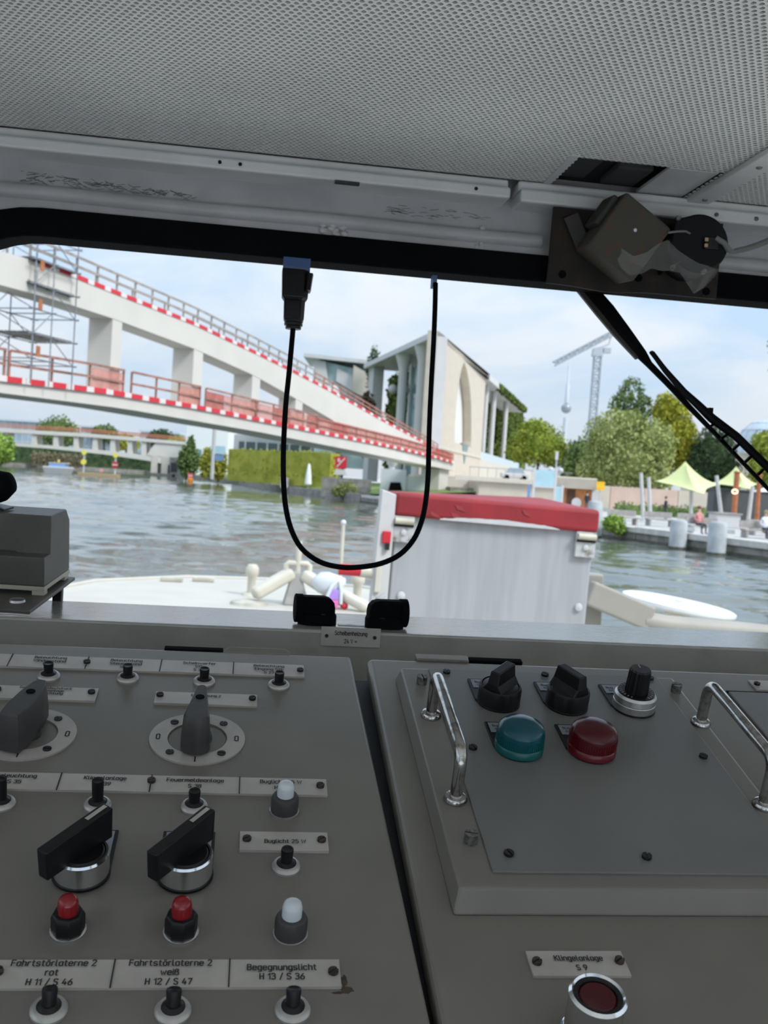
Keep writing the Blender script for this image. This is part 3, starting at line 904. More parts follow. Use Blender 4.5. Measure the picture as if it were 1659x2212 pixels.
def rotary(u, v, bar_ang, kind):
    fr = legend(u, v, 0).build({'bar': 'rotary_switch', 'pot': 'potentiometer'}.get(kind, 'indicator_lamp'), black_plastic, tb, 0, 0.0003)
    fr.location = mm(tb, u, v, 13.4)
    MB().box(-0.0138, 0.0132, 0.0165, 0.0278, 0.0014, 0.0017).build('legend', legend_blue, fr, 0)
    text(['Bug', 'An'], fr, ink, 0.0034, -0.0092, 0.0222, 0.0018, 1.1)
    if kind == 'bar':
        MB().lathe([(0.0143, 0.001), (0.0143, 0.0115), (0.0136, 0.0132), (0.0126, 0.0134), (0.0124, 0.0122), (0.0122, 0.0122)], (0, 0, 0), 40).build('bezel', black_plastic, fr, 30)
        MB().lathe([(0.0122, 0.011), (0.0121, 0.0128), (0.0114, 0.0132)], (0, 0, 0), 32).build('cap', black_plastic, fr, 30)
        T = Matrix.Rotation(bar_ang, 4, 'Z')
        a, b = 0.0118, 0.0105
        k = MB().taper([([(-a, -0.0078), (a, -0.0078), (a, 0.0078), (-a, 0.0078)], 0.0126), ([(-a, -0.0042), (a, -0.0042), (a, 0.0042), (-a, 0.0042)], 0.0175), ([(-b, -0.0034), (b, -0.0034), (b, 0.0034), (-b, 0.0034)], 0.0262)], T)
        k.build('grip', black_plastic, fr, 0, 0.0007)
    elif kind == 'pot':
        MB().lathe([(0.0143, 0.001), (0.0143, 0.0058), (0.0139, 0.0062), (0.0139, 0.0066), (0.0143, 0.007), (0.0140, 0.0105), (0.0128, 0.0122), (0.0115, 0.0122)], (0, 0, 0), 40).build('bezel', satin, fr, 30)
        MB().lathe([(0.0122, 0.0112), (0.0122, 0.0128)], (0, 0, 0), 40).build('scale_ring', black_plastic, fr, 30)
        mk = MB()
        for i in range(22):
            a = R(-60 + i * 14)
            mk.box(0.0098, 0.0115, -0.0002, 0.0002, 0.0128, 0.013, Matrix.Rotation(a, 4, 'Z'))
        tag(mk.build('scale_marks', label_grey, fr, 0), kind='stuff')
        n = 36
        pr = [(0.0078 if i % 2 else 0.0072, 2 * PI * i / n) for i in range(n)]
        pl = [(r * math.cos(a), r * math.sin(a)) for r, a in pr]
        MB().taper([(pl, 0.0125), (pl, 0.015), ([(x * 0.93, y * 0.93) for x, y in pl], 0.0285), ([(x * 0.84, y * 0.84) for x, y in pl], 0.0298)]).build('knob', black_plastic, fr, 20)
        MB().box(-0.0003, 0.0003, 0.001, 0.0055, 0.0299, 0.0301).build('pointer_mark', label_grey, fr, 0)
    else:
        m, m2 = kind
        MB().lathe([(0.0152, 0.001), (0.0152, 0.005), (0.0146, 0.0058)], (0, 0, 0), 40).build('lens_ring', m2, fr, 40)
        MB().lathe([(0.0146, 0.005), (0.0146, 0.0135), (0.0138, 0.016), (0.0115, 0.0182), (0.007, 0.0197), (0.002, 0.0201)], (0, 0, 0), 40).build('lens', m, fr, 50)
        fl = MB()
        for i in range(60):
            fl.box(0.01455, 0.0149, -0.0003, 0.0003, 0.006, 0.0118, Matrix.Rotation(2 * PI * i / 60, 4, 'Z'))
        tag(fl.build('fluting', m2, fr, 0), kind='stuff')
    return fr


rotary(174.5, -15.5, R(48), 'bar')
rotary(221.3, -16.5, R(118), 'bar')
rotary(268.3, -16.8, 0, 'pot')
tag(rotary(174.8, -72.5, 0, (teal_lens, mat('teal_ring', (0.0, 0.085, 0.08), 0.25))), 'teal green signal lamp')
tag(rotary(221, -73, 0, (deep_red_lens, mat('red_ring', (0.11, 0.004, 0.008), 0.25))), 'dark red signal lamp')

# console below the panels
cs = thing('console_cabinet', 'grey steel cabinet under the sloping control panels', 'cabinet', (0.1, 0.5, 1.25))
zf = lambda y: P_Z + (y - P_Y) * math.tan(TILT) - 0.017
cb = MB((0.1, 0.5, 1.25))
cb.hexa([(-0.88, 0.34, 1.25), (1.28, 0.34, 1.25), (1.28, 0.742, 1.25), (-0.88, 0.742, 1.25), (-0.88, 0.34, zf(0.34)), (1.28, 0.34, zf(0.34)), (1.28, 0.742, zf(0.742)), (-0.88, 0.742, zf(0.742))])
cb.build('body', mat('console_black', (0.02, 0.022, 0.024), 0.6), cs, 0)

# ------------------------------------------------------------------ on the ledge
sg = thing('sign_plate', 'small grey plate on the ledge front reading Scheibenheizung 24 V', 'sign', (0.0941, 0.85, 2.3653), (PI / 2, 0, 0))
MB().box(-0.0252, 0.0252, -0.0081, 0.0081, 0, 0.0012).build('plate', label_grey, sg, 0, 0.0003)
text(['Scheibenheizung', '24 V ='], sg, ink, 0.0047, 0.0, -0.0002, 0.0014, 1.45, 0.93)
for x in (-0.0205, 0.0202):
    screw(sg, None, (x, 0.0005, 0.0011), 1.5, dark_screw, 0.8)

pt = thing('label_strip', 'narrow white tape strip on the ledge between the two black plugs', 'label', (0.0975, 0.883, SZ))
MB().box(-0.0115, 0.0115, -0.0035, 0.0035, 0, 0.0006).build('tape', label_grey, pt, 0)
text(['24 V'], pt, ink, 0.004, 0, 0, 0.0008)


def cable_socket(x, y, flip, label):
    s = -1 if flip else 1
    o = thing('elbow_plug', label, 'plug', (x, y, SZ), (0, 0, R(4)), 'black elbow plugs on the ledge')
    b = MB()
    pl = rrect(-0.0165, 0.017, -0.013, 0.013, 0.011, 5)
    b.taper([(pl, 0), (pl, 0.0075), ([(a * 0.97, c * 0.95) for a, c in pl], 0.0095)])
    ob = b.build('foot', rubber, o, 30, 0.0006)
    b = MB()
    pr = [(-0.0165, 0.006), (-0.0165, 0.0245), (0.006, 0.0245), (0.0105, 0.0232), (0.0138, 0.0195), (0.0148, 0.0145), (0.0148, 0.006)]
    vs = [(s * a, -0.0095, z) for a, z in pr] + [(s * a, 0.0095, z) for a, z in pr]
    n = len(pr)
    b.add(vs, [tuple(range(n)), tuple(range(2 * n - 1, n - 1, -1))] + [(i, n + i, n + (i + 1) % n, (i + 1) % n) for i in range(n)])
    b.build('elbow', rubber, o, 30, 0.003, 3)
    b = MB().lathe([(0.0125, -0.0035), (0.0125, 0.0035)], (0, 0, 0), 24, Matrix.Translation((s * -0.0165, 0, 0.0135)) @ Matrix.Rotation(PI / 2, 4, 'Y'))
    b.build('collar', rubber, o, 30, 0.0008)
    screw(o, None, (s * 0.004, -0.0115, 0.0095), 2.0, dark_screw, 0.6)
    return o


cable_socket(0.0672, 0.885, False, 'black rubber elbow plug left of the white tape strip')
cable_socket(0.1256, 0.879, True, 'black rubber elbow plug right of the white tape strip')

# instrument box on a tilted bracket, at the left
br_t, br_y = R(8), R(-8)
BR = (-0.168, 0.853, 2.3755)
br = thing('mounting_bracket', 'grey metal plate tilted up on the left of the window ledge', 'bracket', BR, (br_t, 0, br_y))
MB().box(-0.17, 0, -0.001, 0.117, -0.003, 0).build('plate', box_grey, br, 0, 0.0008)
MB().lathe([(0.0068, 0), (0.0062, 0.0018), (0.003, 0.0026)], (-0.0195, 0.0243, 0), 18).build('bolt', satin, br, 40)
lg = MB().box(-0.0042, 0.0042, -0.003, 0.003, -0.019, 0.0).build('leg', mat('navy_leg', (0.01, 0.012, 0.02), 0.5), br, 0, 0.0006)
lg.location = (-0.0125, 0.108, -0.0025)
lg.rotation_euler = (-br_t, 0, 0)

ins = thing('instrument_box', 'grey stepped instrument housing with beige base on the tilted bracket', 'instrument', BR, (br_t, 0, br_y))
MB().box(-0.15, -0.0040, 0.0448, 0.1135, 0.0042, 0.0080).box(-0.0148, -0.0043, 0.0450, 0.054, 0.0002, 0.0044).box(-0.0148, -0.0043, 0.1, 0.111, 0.0002, 0.0044).box(-0.13, -0.115, 0.0450, 0.054, 0.0002, 0.0044).build('base', beige_plastic, ins, 0, 0.0005)
hs = MB()
pr = [(0.0452, 0.0082), (0.1130, 0.0082), (0.1130, 0.0545), (0.1035, 0.0658), (0.0620, 0.0668), (0.0605, 0.0335), (0.0452, 0.0332)]
n = len(pr)
hs.add([(-0.151, y, z) for y, z in pr] + [(-0.0043, y, z) for y, z in pr], [tuple(range(n)), tuple(range(2 * n - 1, n - 1, -1))] + [(i, n + i, n + (i + 1) % n, (i + 1) % n) for i in range(n)])
hs.build('housing', box_grey, ins, 0, 0.0011, 3)
MB().box(-0.14, -0.034, 0.0595, 0.0612, 0.0336, 0.0348).build('groove', dark_void, ins, 0)
hd = thing('handset', 'black rubber object lying on top of the grey instrument box', 'handset', (-0.2275, 0.925, 2.4675), (R(6), R(8), R(-12)))
MB().lathe([(0.004, -0.03), (0.012, -0.024), (0.0145, 0.0), (0.014, 0.018), (0.009, 0.028), (0.004, 0.03)], (0, 0, 0), 20, Matrix.Rotation(R(62), 4, 'Y')).build('grip', rubber, hd, 50)
MB().box(0.004, 0.026, -0.01, 0.01, -0.0115, -0.0095).build('clip', black_plastic, hd, 0, 0.0008)

# ------------------------------------------------------------------ hanging cable of the screen heating
def wpt(x, z, d=-0.006):
    return (x, wy(z) + d, z)


hc = thing('heating_cable', 'black cable loop with an angular plug hanging on the windscreen', 'cable', wpt(0.037, 2.70))
og = wpt(0.037, 2.70)
pg = MB(og)
sec = lambda z, w, d, x=0.0365: ([(x - w, wy(z) - 0.005 - d), (x + w * 0.6, wy(z) - 0.005 - d), (x + w, wy(z) - 0.005 - d * 0.6), (x + w, wy(z) - 0.003), (x - w, wy(z) - 0.003)], z)
pg.taper([sec(2.6715, 0.0105, 0.013), sec(2.675, 0.0128, 0.016), sec(2.70, 0.0138, 0.017), sec(2.7035, 0.0138, 0.016)])
pg.taper([sec(2.651, 0.0095, 0.012), sec(2.654, 0.01, 0.013), sec(2.672, 0.0105, 0.013)])
pg.build('plug', black_plastic, hc, 20, 0.0006)
MB(og).taper([sec(2.7, 0.003, 0.0185, 0.051), sec(2.682, 0.0025, 0.0185, 0.0495)]).build('plug_latch', black_plastic, hc, 0, 0.0005)
gl = MB(og)
for z, r in ((2.6495, 0.0094), (2.646, 0.0092), (2.6425, 0.0078)):
    gl.lathe([(r, 0), (r, 0.0025), (r * 0.9, 0.003)], (0.0365, wy(z) - 0.011, z), 14)
gl.build('gland_nut', black_plastic, hc, 30)
MB(og).box(0.0235, 0.0505, wy(2.708) - 0.012, wy(2.708) + 0.004, 2.7035, 2.7165).build('blue_tip', tip_blue, hc, 0)  # bluish plug end, drawn as a translucent blue block
MB(og).box(0.1765, 0.1812, wy(2.707) - 0.009, wy(2.707) + 0.002, 2.7, 2.712).build('blue_tip', tip_blue, hc, 0)
cpts = [(0.0363, 2.644), (0.0355, 2.62), (0.0345, 2.595), (0.0332, 2.57), (0.0328, 2.545), (0.0330, 2.52), (0.0342, 2.495), (0.0372, 2.470), (0.0435, 2.448), (0.0545, 2.430), (0.072, 2.4185), (0.092, 2.4145), (0.111, 2.4155), (0.131, 2.420), (0.148, 2.429), (0.1605, 2.443), (0.168, 2.460), (0.1722, 2.48), (0.1745, 2.505), (0.1752, 2.53), (0.1758, 2.56), (0.1768, 2.60), (0.1778, 2.64), (0.1785, 2.675), (0.1789, 2.703)]
C3 = [Vector(wpt(x, z, -0.011 + 0.003 * math.sin(z * 30))) for x, z in cpts]
sm = []
for i in range(len(C3) - 1):
    a, b, c_, d = C3[max(i - 1, 0)], C3[i], C3[i + 1], C3[min(i + 2, len(C3) - 1)]
    for k in range(4):
        t = k / 4
        sm.append(0.5 * ((2 * b) + (c_ - a) * t + (2 * a - 5 * b + 4 * c_ - d) * t * t + (3 * b - a - 3 * c_ + d) * t ** 3))
sm.append(C3[-1])
MB(og).tube(sm, 0.0026, 10).build('cable', rubber, hc, 60)

# ------------------------------------------------------------------ wiper drive on the header and wiper outside
wm = thing('wiper_motor', 'rusty wiper drive with olive cover and black round motor bolted above the windscreen', 'motor', (0.388, 1.036, 2.75))
og = (0.388, 1.036, 2.75)
pm = MB(og)
xs = np.linspace(0.2955, 0.4808, 13)
bot = [2.7135 - 0.0035 * math.exp(-((x - 0.36) / 0.03) ** 2) - 0.001 * (x - 0.29) / 0.19 for x in xs]
vs, fs = [], []
for x, z in zip(xs, bot):
    yb = 1.0335 + 0.004 * (x - 0.3) * 0
    vs += [(x, 1.032, z), (x, 1.036, z), (x + 0.002, 1.036, 2.792), (x + 0.002, 1.032, 2.792)]
for i in range(len(xs) - 1):
    for k in range(4):
        j = (k + 1) % 4
        fs.append((i * 4 + k, i * 4 + j, i * 4 + 4 + j, i * 4 + 4 + k))
fs += [(3, 2, 1, 0), (48, 49, 50, 51)]
pm.add(vs, fs)
pm.build('mounting_plate', brown_steel, wm, 20)
RX = Matrix.Rotation(PI / 2, 4, 'X')
for x, z in ((0.311, 2.7235), (0.3935, 2.727), (0.469, 2.7195)):
    MB(og).lathe([(0.0042, -0.001), (0.0042, 0.0008)], (0, 0, 0), 14, Matrix.Translation((x, 1.032, z)) @ RX).build('bolt_hole', rubber, wm, 0)
MB(og).box(0.352, 0.366, 1.026, 1.033, 2.737, 2.7385).box(0.353, 0.365, 1.031, 1.0325, 2.727, 2.738).build('bracket', brown_steel, wm, 0)
Tb = Matrix.Translation((0.360, 1.0, 2.7575)) @ Matrix.Rotation(R(6), 4, 'X') @ Matrix.Rotation(R(32), 4, 'Y')
MB(og).box(-0.0275, 0.032, -0.02, 0.028, -0.031, 0.0335, Tb).build('gear_cover', olive_cover, wm, 0, 0.003)
MB(og).box(-0.034, -0.027, -0.008, 0.026, -0.006, 0.028, Tb).box(-0.026, 0.028, 0.0285, 0.034, -0.022, 0.03, Tb).build('gear_case', mat('olive_dark', (0.05, 0.05, 0.04), 0.75), wm, 0, 0.002)
MB(og).lathe([(0.0022, 0), (0.0018, 0.001)], (0, 0, 0), 12, Tb @ Matrix.Translation((0.002, -0.02, 0.009)) @ RX).build('rivet', satin, wm, 30)
Tm = Matrix.Translation((0.4395, 1.005, 2.757)) @ Matrix.Rotation(R(-6), 4, 'Z') @ RX
pl = [(0.0295 * math.cos(a), 0.0295 * math.sin(a)) for a in np.linspace(-2.35, 2.0, 24)] + [(-0.027, 0.022), (-0.031, -0.006), (-0.027, -0.026)]
MB(og).taper([(pl, -0.028), (pl, 0.018), ([(x * 0.94, y * 0.94) for x, y in pl], 0.021)], Tm).build('motor_housing', mat('motor_black', (0.006, 0.0065, 0.008), 0.6, spec=0.2), wm, 30, 0.0008)
for x, z in ((-0.024, 0.023), (-0.0255, -0.026), (0.006, -0.0278)):
    sc_ = MB(og).lathe([(0.0027, 0.018), (0.0027, 0.0218), (0.0021, 0.0226)], (x, z, 0), 12, Tm)
    sc_.build('screw', steel_screw, wm, 30)
MB(og).box(0.004, 0.018, -0.006, 0.006, 0.02, 0.024, Tm).build('terminal_block', black_plastic, wm, 0, 0.0008)
MB(og).box(0.003, 0.0065, -0.0048, -0.0015, 0.024, 0.0262, Tm).box(0.003, 0.0065, 0.001, 0.0045, 0.024, 0.0262, Tm).build('terminal', mat('brass', (0.5, 0.32, 0.18), 0.35, 0.8), wm, 0)
MB(og).tube([(0.452, 0.981, 2.7625), (0.460, 0.979, 2.758), (0.466, 0.98, 2.752), (0.4715, 0.982, 2.7505), (0.479, 0.985, 2.7535), (0.49, 0.99, 2.7575), (0.505, 0.995, 2.764), (0.53, 1.0, 2.776), (0.56, 1.012, 2.784), (0.62, 1.028, 2.786), (0.7, 1.04, 2.784), (0.735, 1.052, 2.782), (0.745, 1.072, 2.782)], 0.003, 10, ).build('cable', cable_grey, wm, 60)
MB(og).tube([(0.4, 0.976, 2.762), (0.408, 0.974, 2.7635), (0.418, 0.976, 2.765), (0.424, 0.98, 2.7645)], 0.0011, 6).build('wire', cable_grey, wm, 60)
MB(og).bar((0.314, 1.026, 2.783), (0.3305, 1.024, 2.749), 0.004, 0.0155).build('link_arm', mat('link_grey', (0.05, 0.048, 0.045), 0.6, 0.1), wm, 0, 0.0008)
MB(og).bar((0.326, 1.024, 2.7525), (0.352, 1.022, 2.741), 0.004, 0.0105).build('link_arm', mat('link_grey', (0.05, 0.048, 0.045), 0.6, 0.1), wm, 0, 0.0008)
fm = MB(og)
rnd = random.Random(11)
P = {}
for i, (x, z0, z1, y0, y1) in enumerate([(0.352, 2.742, 2.729, 0.974, 0.985), (0.363, 2.734, 2.7175, 0.968, 0.984), (0.374, 2.7385, 2.7185, 0.966, 0.976), (0.386, 2.747, 2.726, 0.966, 0.978), (0.397, 2.753, 2.7265, 0.968, 0.986),
                                         (0.408, 2.744, 2.7275, 0.97, 0.99), (0.42, 2.7375, 2.727, 0.968, 0.992), (0.432, 2.733, 2.7165, 0.968, 0.995), (0.441, 2.7315, 2.709, 0.97, 1.0), (0.452, 2.730, 2.716, 0.972, 1.0), (0.461, 2.7335, 2.727, 0.978, 1.0)]):
    for j in range(4):
        t = j / 3
        P[i, j] = (x + rnd.uniform(-0.0015, 0.0015), y0 + (y1 - y0) * t + rnd.uniform(-0.003, 0.003), z0 + (z1 - z0) * t)
vs = [P[i, j] for i in range(11) for j in range(4)]
fs = []
for i in range(10):
    for j in range(3):
        q = (i * 4 + j, i * 4 + j + 1, i * 4 + 5 + j, i * 4 + 4 + j)
        fs += [(q[0], q[1], q[2]), (q[0], q[2], q[3])]
fm.add(vs, fs)
fm.build('plastic_wrap', film, wm, 0)

wi = thing('windscreen_wiper', 'black wiper arm and slotted blade slanting across the windscreen', 'wiper', (0.36, 1.11, 2.73))
og = (0.36, 1.11, 2.73)


def wq(x, z, d):
    return Vector((x, wy(z) + d, z))


def strip(mb, pts, d0, d1):
    """pts: (x, z, half width); a tapered bar lying parallel to the pane, from depth d0 to d1"""
    vs, fs = [], []
    m = len(pts)
    for i, (x, z, w) in enumerate(pts):
        a, b = pts[max(i - 1, 0)], pts[min(i + 1, m - 1)]
        t = Vector((b[0] - a[0], b[1] - a[1])).normalized()
        nn = Vector((-t.y, t.x))
        for s, d in ((-1, d0), (1, d0), (1, d1), (-1, d1)):
            vs.append(tuple(wq(x + nn.x * w * s, z + nn.y * w * s, d)))
    for i in range(m - 1):
        for k in range(4):
            j = (k + 1) % 4
            fs.append((i * 4 + k, i * 4 + j, i * 4 + 4 + j, i * 4 + 4 + k))
    fs += [(3, 2, 1, 0), ((m - 1) * 4, (m - 1) * 4 + 1, (m - 1) * 4 + 2, (m - 1) * 4 + 3)]
    mb.add(vs, fs)
    return mb


strip(MB(og), [(0.3565, 2.7238, 0.0107), (0.3797, 2.6994, 0.0102), (0.4001, 2.6747, 0.0087), (0.418, 2.6538, 0.0063), (0.4266, 2.6431, 0.0038), (0.446, 2.6244, 0.0033), (0.4714, 2.5985, 0.0028), (0.5122, 2.5588, 0.002), (0.5467, 2.5248, 0.002), (0.5936, 2.4792, 0.002)], 0.0365, 0.0415).build('arm', rubber, wi, 20, 0.0008)
strip(MB(og), [(0.3485, 2.7199, 0.0024), (0.369, 2.6963, 0.0029), (0.3895, 2.6724, 0.0024), (0.4125, 2.6481, 0.0015)], 0.0355, 0.0405).build('arm_edge', mat('brown_edge', (0.05, 0.04, 0.035), 0.6), wi, 20)
strip(MB(og), [(0.4254, 2.6566, 0.0016), (0.4414, 2.6362, 0.0028), (0.4614, 2.6143, 0.0035), (0.4766, 2.6012, 0.0043), (0.4916, 2.5876, 0.005), (0.5185, 2.5699, 0.0045), (0.5545, 2.5368, 0.0045), (0.5966, 2.4966, 0.0045)], 0.0275, 0.0325).build('blade', rubber, wi, 20, 0.0006)
for x0, z0, x1, z1 in ((0.4907, 2.579, 0.4973, 2.5845), (0.5009, 2.5657, 0.5087, 2.5712), (0.5134, 2.5541, 0.5212, 2.561), (0.5268, 2.542, 0.5347, 2.549), (0.5408, 2.5295, 0.5476, 2.5359)):
    strip(MB(og), [(x0, z0, 0.0011), (x1, z1, 0.0011)], 0.0285, 0.0325).build('blade_bridge', rubber, wi, 20)
strip(MB(og), [(0.4234, 2.6546, 0.0009), (0.4394, 2.6342, 0.0009), (0.4594, 2.6123, 0.0009), (0.4746, 2.5992, 0.0009), (0.4896, 2.5856, 0.0009), (0.5165, 2.5679, 0.0009), (0.5525, 2.5348, 0.0009), (0.5946, 2.4946, 0.0009)], 0.0178, 0.028).build('rubber_lip', rubber, wi, 20)
MB(og).box(0.489, 0.4935, wy(2.6) + 0.028, wy(2.6) + 0.033, 2.592, 2.599).build('clip', rubber, wi, 0)
MB(og).tube([wq(0.359, 2.731, 0.062), wq(0.359, 2.731, 0.004)], 0.006, 12).build('spindle', black_plastic, wi, 40)
#EXTERIOR#
# ------------------------------------------------------------------ outside: river site frame (turned 7.75 degrees from the boat's heading)
CY, SY = math.cos(YAW), math.sin(YAW)


def S(x, y, z=0.0):      # site coordinates to boat frame
    return Vector((x * CY + y * SY, -x * SY + y * CY, z))


def sthing(name, label, cat, base, group=None, turn=0.0):
    return thing(name, label, cat, S(*base), (0, 0, -YAW + turn), group)


def sset(o, base, turn=0.0):
    o.location = S(*base)
    o.rotation_euler = (0, 0, -YAW + turn)
    return o


river = bpy.data.materials.new('river_water')
river.use_nodes = True
nt = river.node_tree
b = nt.nodes['Principled BSDF']
b.inputs['Base Color'].default_value = (0.10, 0.115, 0.10, 1)
b.inputs['Roughness'].default_value = 0.04
b.inputs['IOR'].default_value = 1.4
tc = nt.nodes.new('ShaderNodeTexCoord')
mp = nt.nodes.new('ShaderNodeMapping')
mp.inputs['Scale'].default_value = (0.55, 1.5, 1)
nt.links.new(tc.outputs['Object'], mp.inputs[0])
n1 = nt.nodes.new('ShaderNodeTexNoise')
n1.inputs['Scale'].default_value = 3.0
n1.inputs['Detail'].default_value = 4
n1.inputs['Distortion'].default_value = 0.4
nt.links.new(mp.outputs[0], n1.inputs['Vector'])
n2 = nt.nodes.new('ShaderNodeTexNoise')
n2.inputs['Scale'].default_value = 0.25
n2.inputs['Detail'].default_value = 2
nt.links.new(mp.outputs[0], n2.inputs['Vector'])
ad = nt.nodes.new('ShaderNodeMath')
ad.operation = 'ADD'
nt.links.new(n1.outputs['Fac'], ad.inputs[0])
nt.links.new(n2.outputs['Fac'], ad.inputs[1])
bp = nt.nodes.new('ShaderNodeBump')
bp.inputs['Strength'].default_value = 1.0
bp.inputs['Distance'].default_value = 0.012
nt.links.new(ad.outputs[0], bp.inputs['Height'])
nt.links.new(bp.outputs[0], b.inputs['Normal'])
MATS['river_water'] = river

cream = mat('deck_cream', (0.50, 0.475, 0.41), 0.45, var=0.04, scale=3, bump=0.05, bscale=30)
cream2 = mat('fitting_cream', (0.58, 0.545, 0.455), 0.45, var=0.05, scale=5)
hatch_grey = mat('locker_grey', (0.37, 0.375, 0.385), 0.45, var=0.06, scale=5, stretch=(6, 6, 0.5))
locker_red = mat('locker_red', (0.27, 0.012, 0.018), 0.6, var=0.14, scale=7)
boat_white = mat('boat_white', (0.56, 0.555, 0.55), 0.45, var=0.05, scale=9)
sig_red = mat('signal_red', (0.55, 0.02, 0.035), 0.5, var=0.08)
bridge_white = mat('bridge_white', (0.66, 0.63, 0.575), 0.6, var=0.025, scale=0.4)
rail_brown = mat('rail_brown', (0.36, 0.17, 0.13), 0.7, var=0.2, scale=1.5)
rail_grey = mat('rail_grey', (0.36, 0.32, 0.29), 0.7, var=0.15, scale=1.5)
band_red = mat('band_red', (0.66, 0.03, 0.05), 0.55, var=0.06)
band_white = mat('band_white', (0.78, 0.70, 0.68), 0.55, var=0.04)
net_pink = mat('net_pink', (0.72, 0.34, 0.28), 0.8, var=0.12, scale=2, alpha=0.55)
net_red = mat('net_red', (0.52, 0.16, 0.13), 0.8, var=0.12, scale=2, alpha=0.8)
scaf_steel = mat('scaffold_steel', (0.30, 0.32, 0.36), 0.5, 0.4, var=0.15)
wood_plank = mat('scaffold_plank', (0.18, 0.17, 0.15), 0.8, var=0.2)
beige_stone = mat('beige_stone', (0.57, 0.51, 0.425), 0.75, var=0.04, scale=0.9)
beige_stone2 = mat('beige_stone_light', (0.60, 0.555, 0.475), 0.75, var=0.03, scale=0.9)
roof_white = mat('roof_white', (0.58, 0.575, 0.57), 0.6, var=0.03, scale=0.5)
teal_glass = mat('teal_glass', (0.10, 0.22, 0.23), 0.15, var=0.25, scale=0.4, spec=0.8)
far_glass = mat('far_glass', (0.30, 0.38, 0.44), 0.3, var=0.15, scale=0.15)
stone_quay = mat('quay_stone', (0.20, 0.19, 0.165), 0.85, col2=(0.30, 0.285, 0.26), scale=1.6)
stone_cap = mat('quay_coping', (0.60, 0.58, 0.55), 0.8, var=0.1, scale=1.5)
wet_stone = mat('wet_stone', (0.10, 0.10, 0.08), 0.6, var=0.25, scale=2)
paving = mat('paving', (0.45, 0.44, 0.41), 0.85, var=0.1, scale=0.7)
grass = mat('grass', (0.16, 0.22, 0.06), 0.9, var=0.2, scale=0.8)
pile_grey = mat('pile_grey', (0.42, 0.45, 0.46), 0.6, var=0.12, scale=2)
bark = mat('bark', (0.10, 0.08, 0.06), 0.9, var=0.3, scale=6)
sail_lime = mat('sail_lime', (0.66, 0.72, 0.36), 0.8, var=0.04, scale=0.5)
sail_white = mat('sail_white', (0.78, 0.80, 0.79), 0.8, var=0.03)
pole_white = mat('pole_white', (0.55, 0.55, 0.545), 0.5, var=0.05)
rust_orange = mat('rust_orange', (0.42, 0.15, 0.065), 0.7, var=0.15, scale=3)
board_blue = mat('board_blue', (0.40, 0.60, 0.68), 0.5, var=0.05, scale=1)
deep_blue = mat('panel_blue', (0.16, 0.27, 0.48), 0.5)
far_steel = mat('crane_steel', (0.40, 0.44, 0.48), 0.6, var=0.05)
tower_grey = mat('tower_grey', (0.50, 0.54, 0.58), 0.6, var=0.04)
dark_cloth = mat('dark_cloth', (0.05, 0.055, 0.07), 0.9)

w_ = MB().add([(-900, -300, 0), (700, -300, 0), (700, 900, 0), (-900, 900, 0)], [(0, 1, 2, 3)]).build('floor_water', river, None, 0)
sset(w_, (0, 0, -0.12))
rw = np.random.default_rng(77)
ys_ = 5.0 * np.exp(np.linspace(0, math.log(270 / 5.0), 420))
tt = np.linspace(-0.62, 0.52, 330)
gx, gy = np.meshgrid(tt, ys_)
gx = gx * (gy + 6)
hz = np.zeros_like(gx)
for k in range(26):
    lam = 0.55 * (4.2 / 0.55) ** (k / 25)
    ang = rw.normal(1.35, 0.5)
    ph_ = rw.uniform(0, 6.28)
    hz += 0.0052 * lam ** 0.9 * np.sin(2 * PI / lam * (gx * math.cos(ang) + gy * math.sin(ang) + 0.25 * np.sin(gx * 0.35 + k) * np.sin(gy * 0.22 + 2 * k)) + ph_) * np.clip((lam * 42 / gy) ** 1.5, 0, 1)
nv, nu = gx.shape
idx = np.arange(nv * nu).reshape(nv, nu)
quads = np.stack([idx[:-1, :-1], idx[:-1, 1:], idx[1:, 1:], idx[1:, :-1]], -1).reshape(-1, 4)
me = bpy.data.meshes.new('ripples')
me.vertices.add(nv * nu)
me.vertices.foreach_set('co', np.stack([gx, gy, hz], -1).astype(np.float32).ravel())
me.loops.add(quads.size)
me.loops.foreach_set('vertex_index', quads.astype(np.int32).ravel())
me.polygons.add(len(quads))
me.polygons.foreach_set('loop_start', np.arange(0, quads.size, 4, dtype=np.int32))
me.update(calc_edges=True)
rip = link('ripples', me, river, w_, 180)
rip.location = (0, 0, 0.12)
tag(w_, 'rippled grey blue river water around the boat', kind='structure')

# ---- banks
BANK = [(22, 20), (16.75, 44), (12.3, 57.5), (5.2, 80), (-2.4, 103.4), (-10.6, 122.2), (-24, 168), (-43, 218), (-57, 256)]
FAR = [(-62, 262), (-75, 250), (-100, 236), (-160, 215), (-400, 200)]
poly = BANK + FAR + [(-400, 3500), (3500, 3500), (3500, 20)]
gm = MB()
gm.v = [(x, y, 0.72) for x, y in poly]
gm.f = [tuple(range(len(poly)))]
me = bpy.data.meshes.new('ground')
me.from_pydata(gm.v, [], gm.f)
bm = bmesh.new()
bm.from_mesh(me)
bmesh.ops.triangulate(bm, faces=bm.faces, ngon_method='EAR_CLIP')
bmesh.ops.recalc_face_normals(bm, faces=bm.faces)
bm.to_mesh(me)
bm.free()
grd = sset(tag(link('floor_bank', me, paving, None, 0), 'paved and grassy river bank', kind='structure'), (0, 0, 0))
lb = MB().box(-400, -60, 60, 130, -1, 0.9).build('floor_left_bank', grass, None, 0)
sset(tag(lb, 'low grassy bank on the far left', kind='structure'), (0, 0, 0))

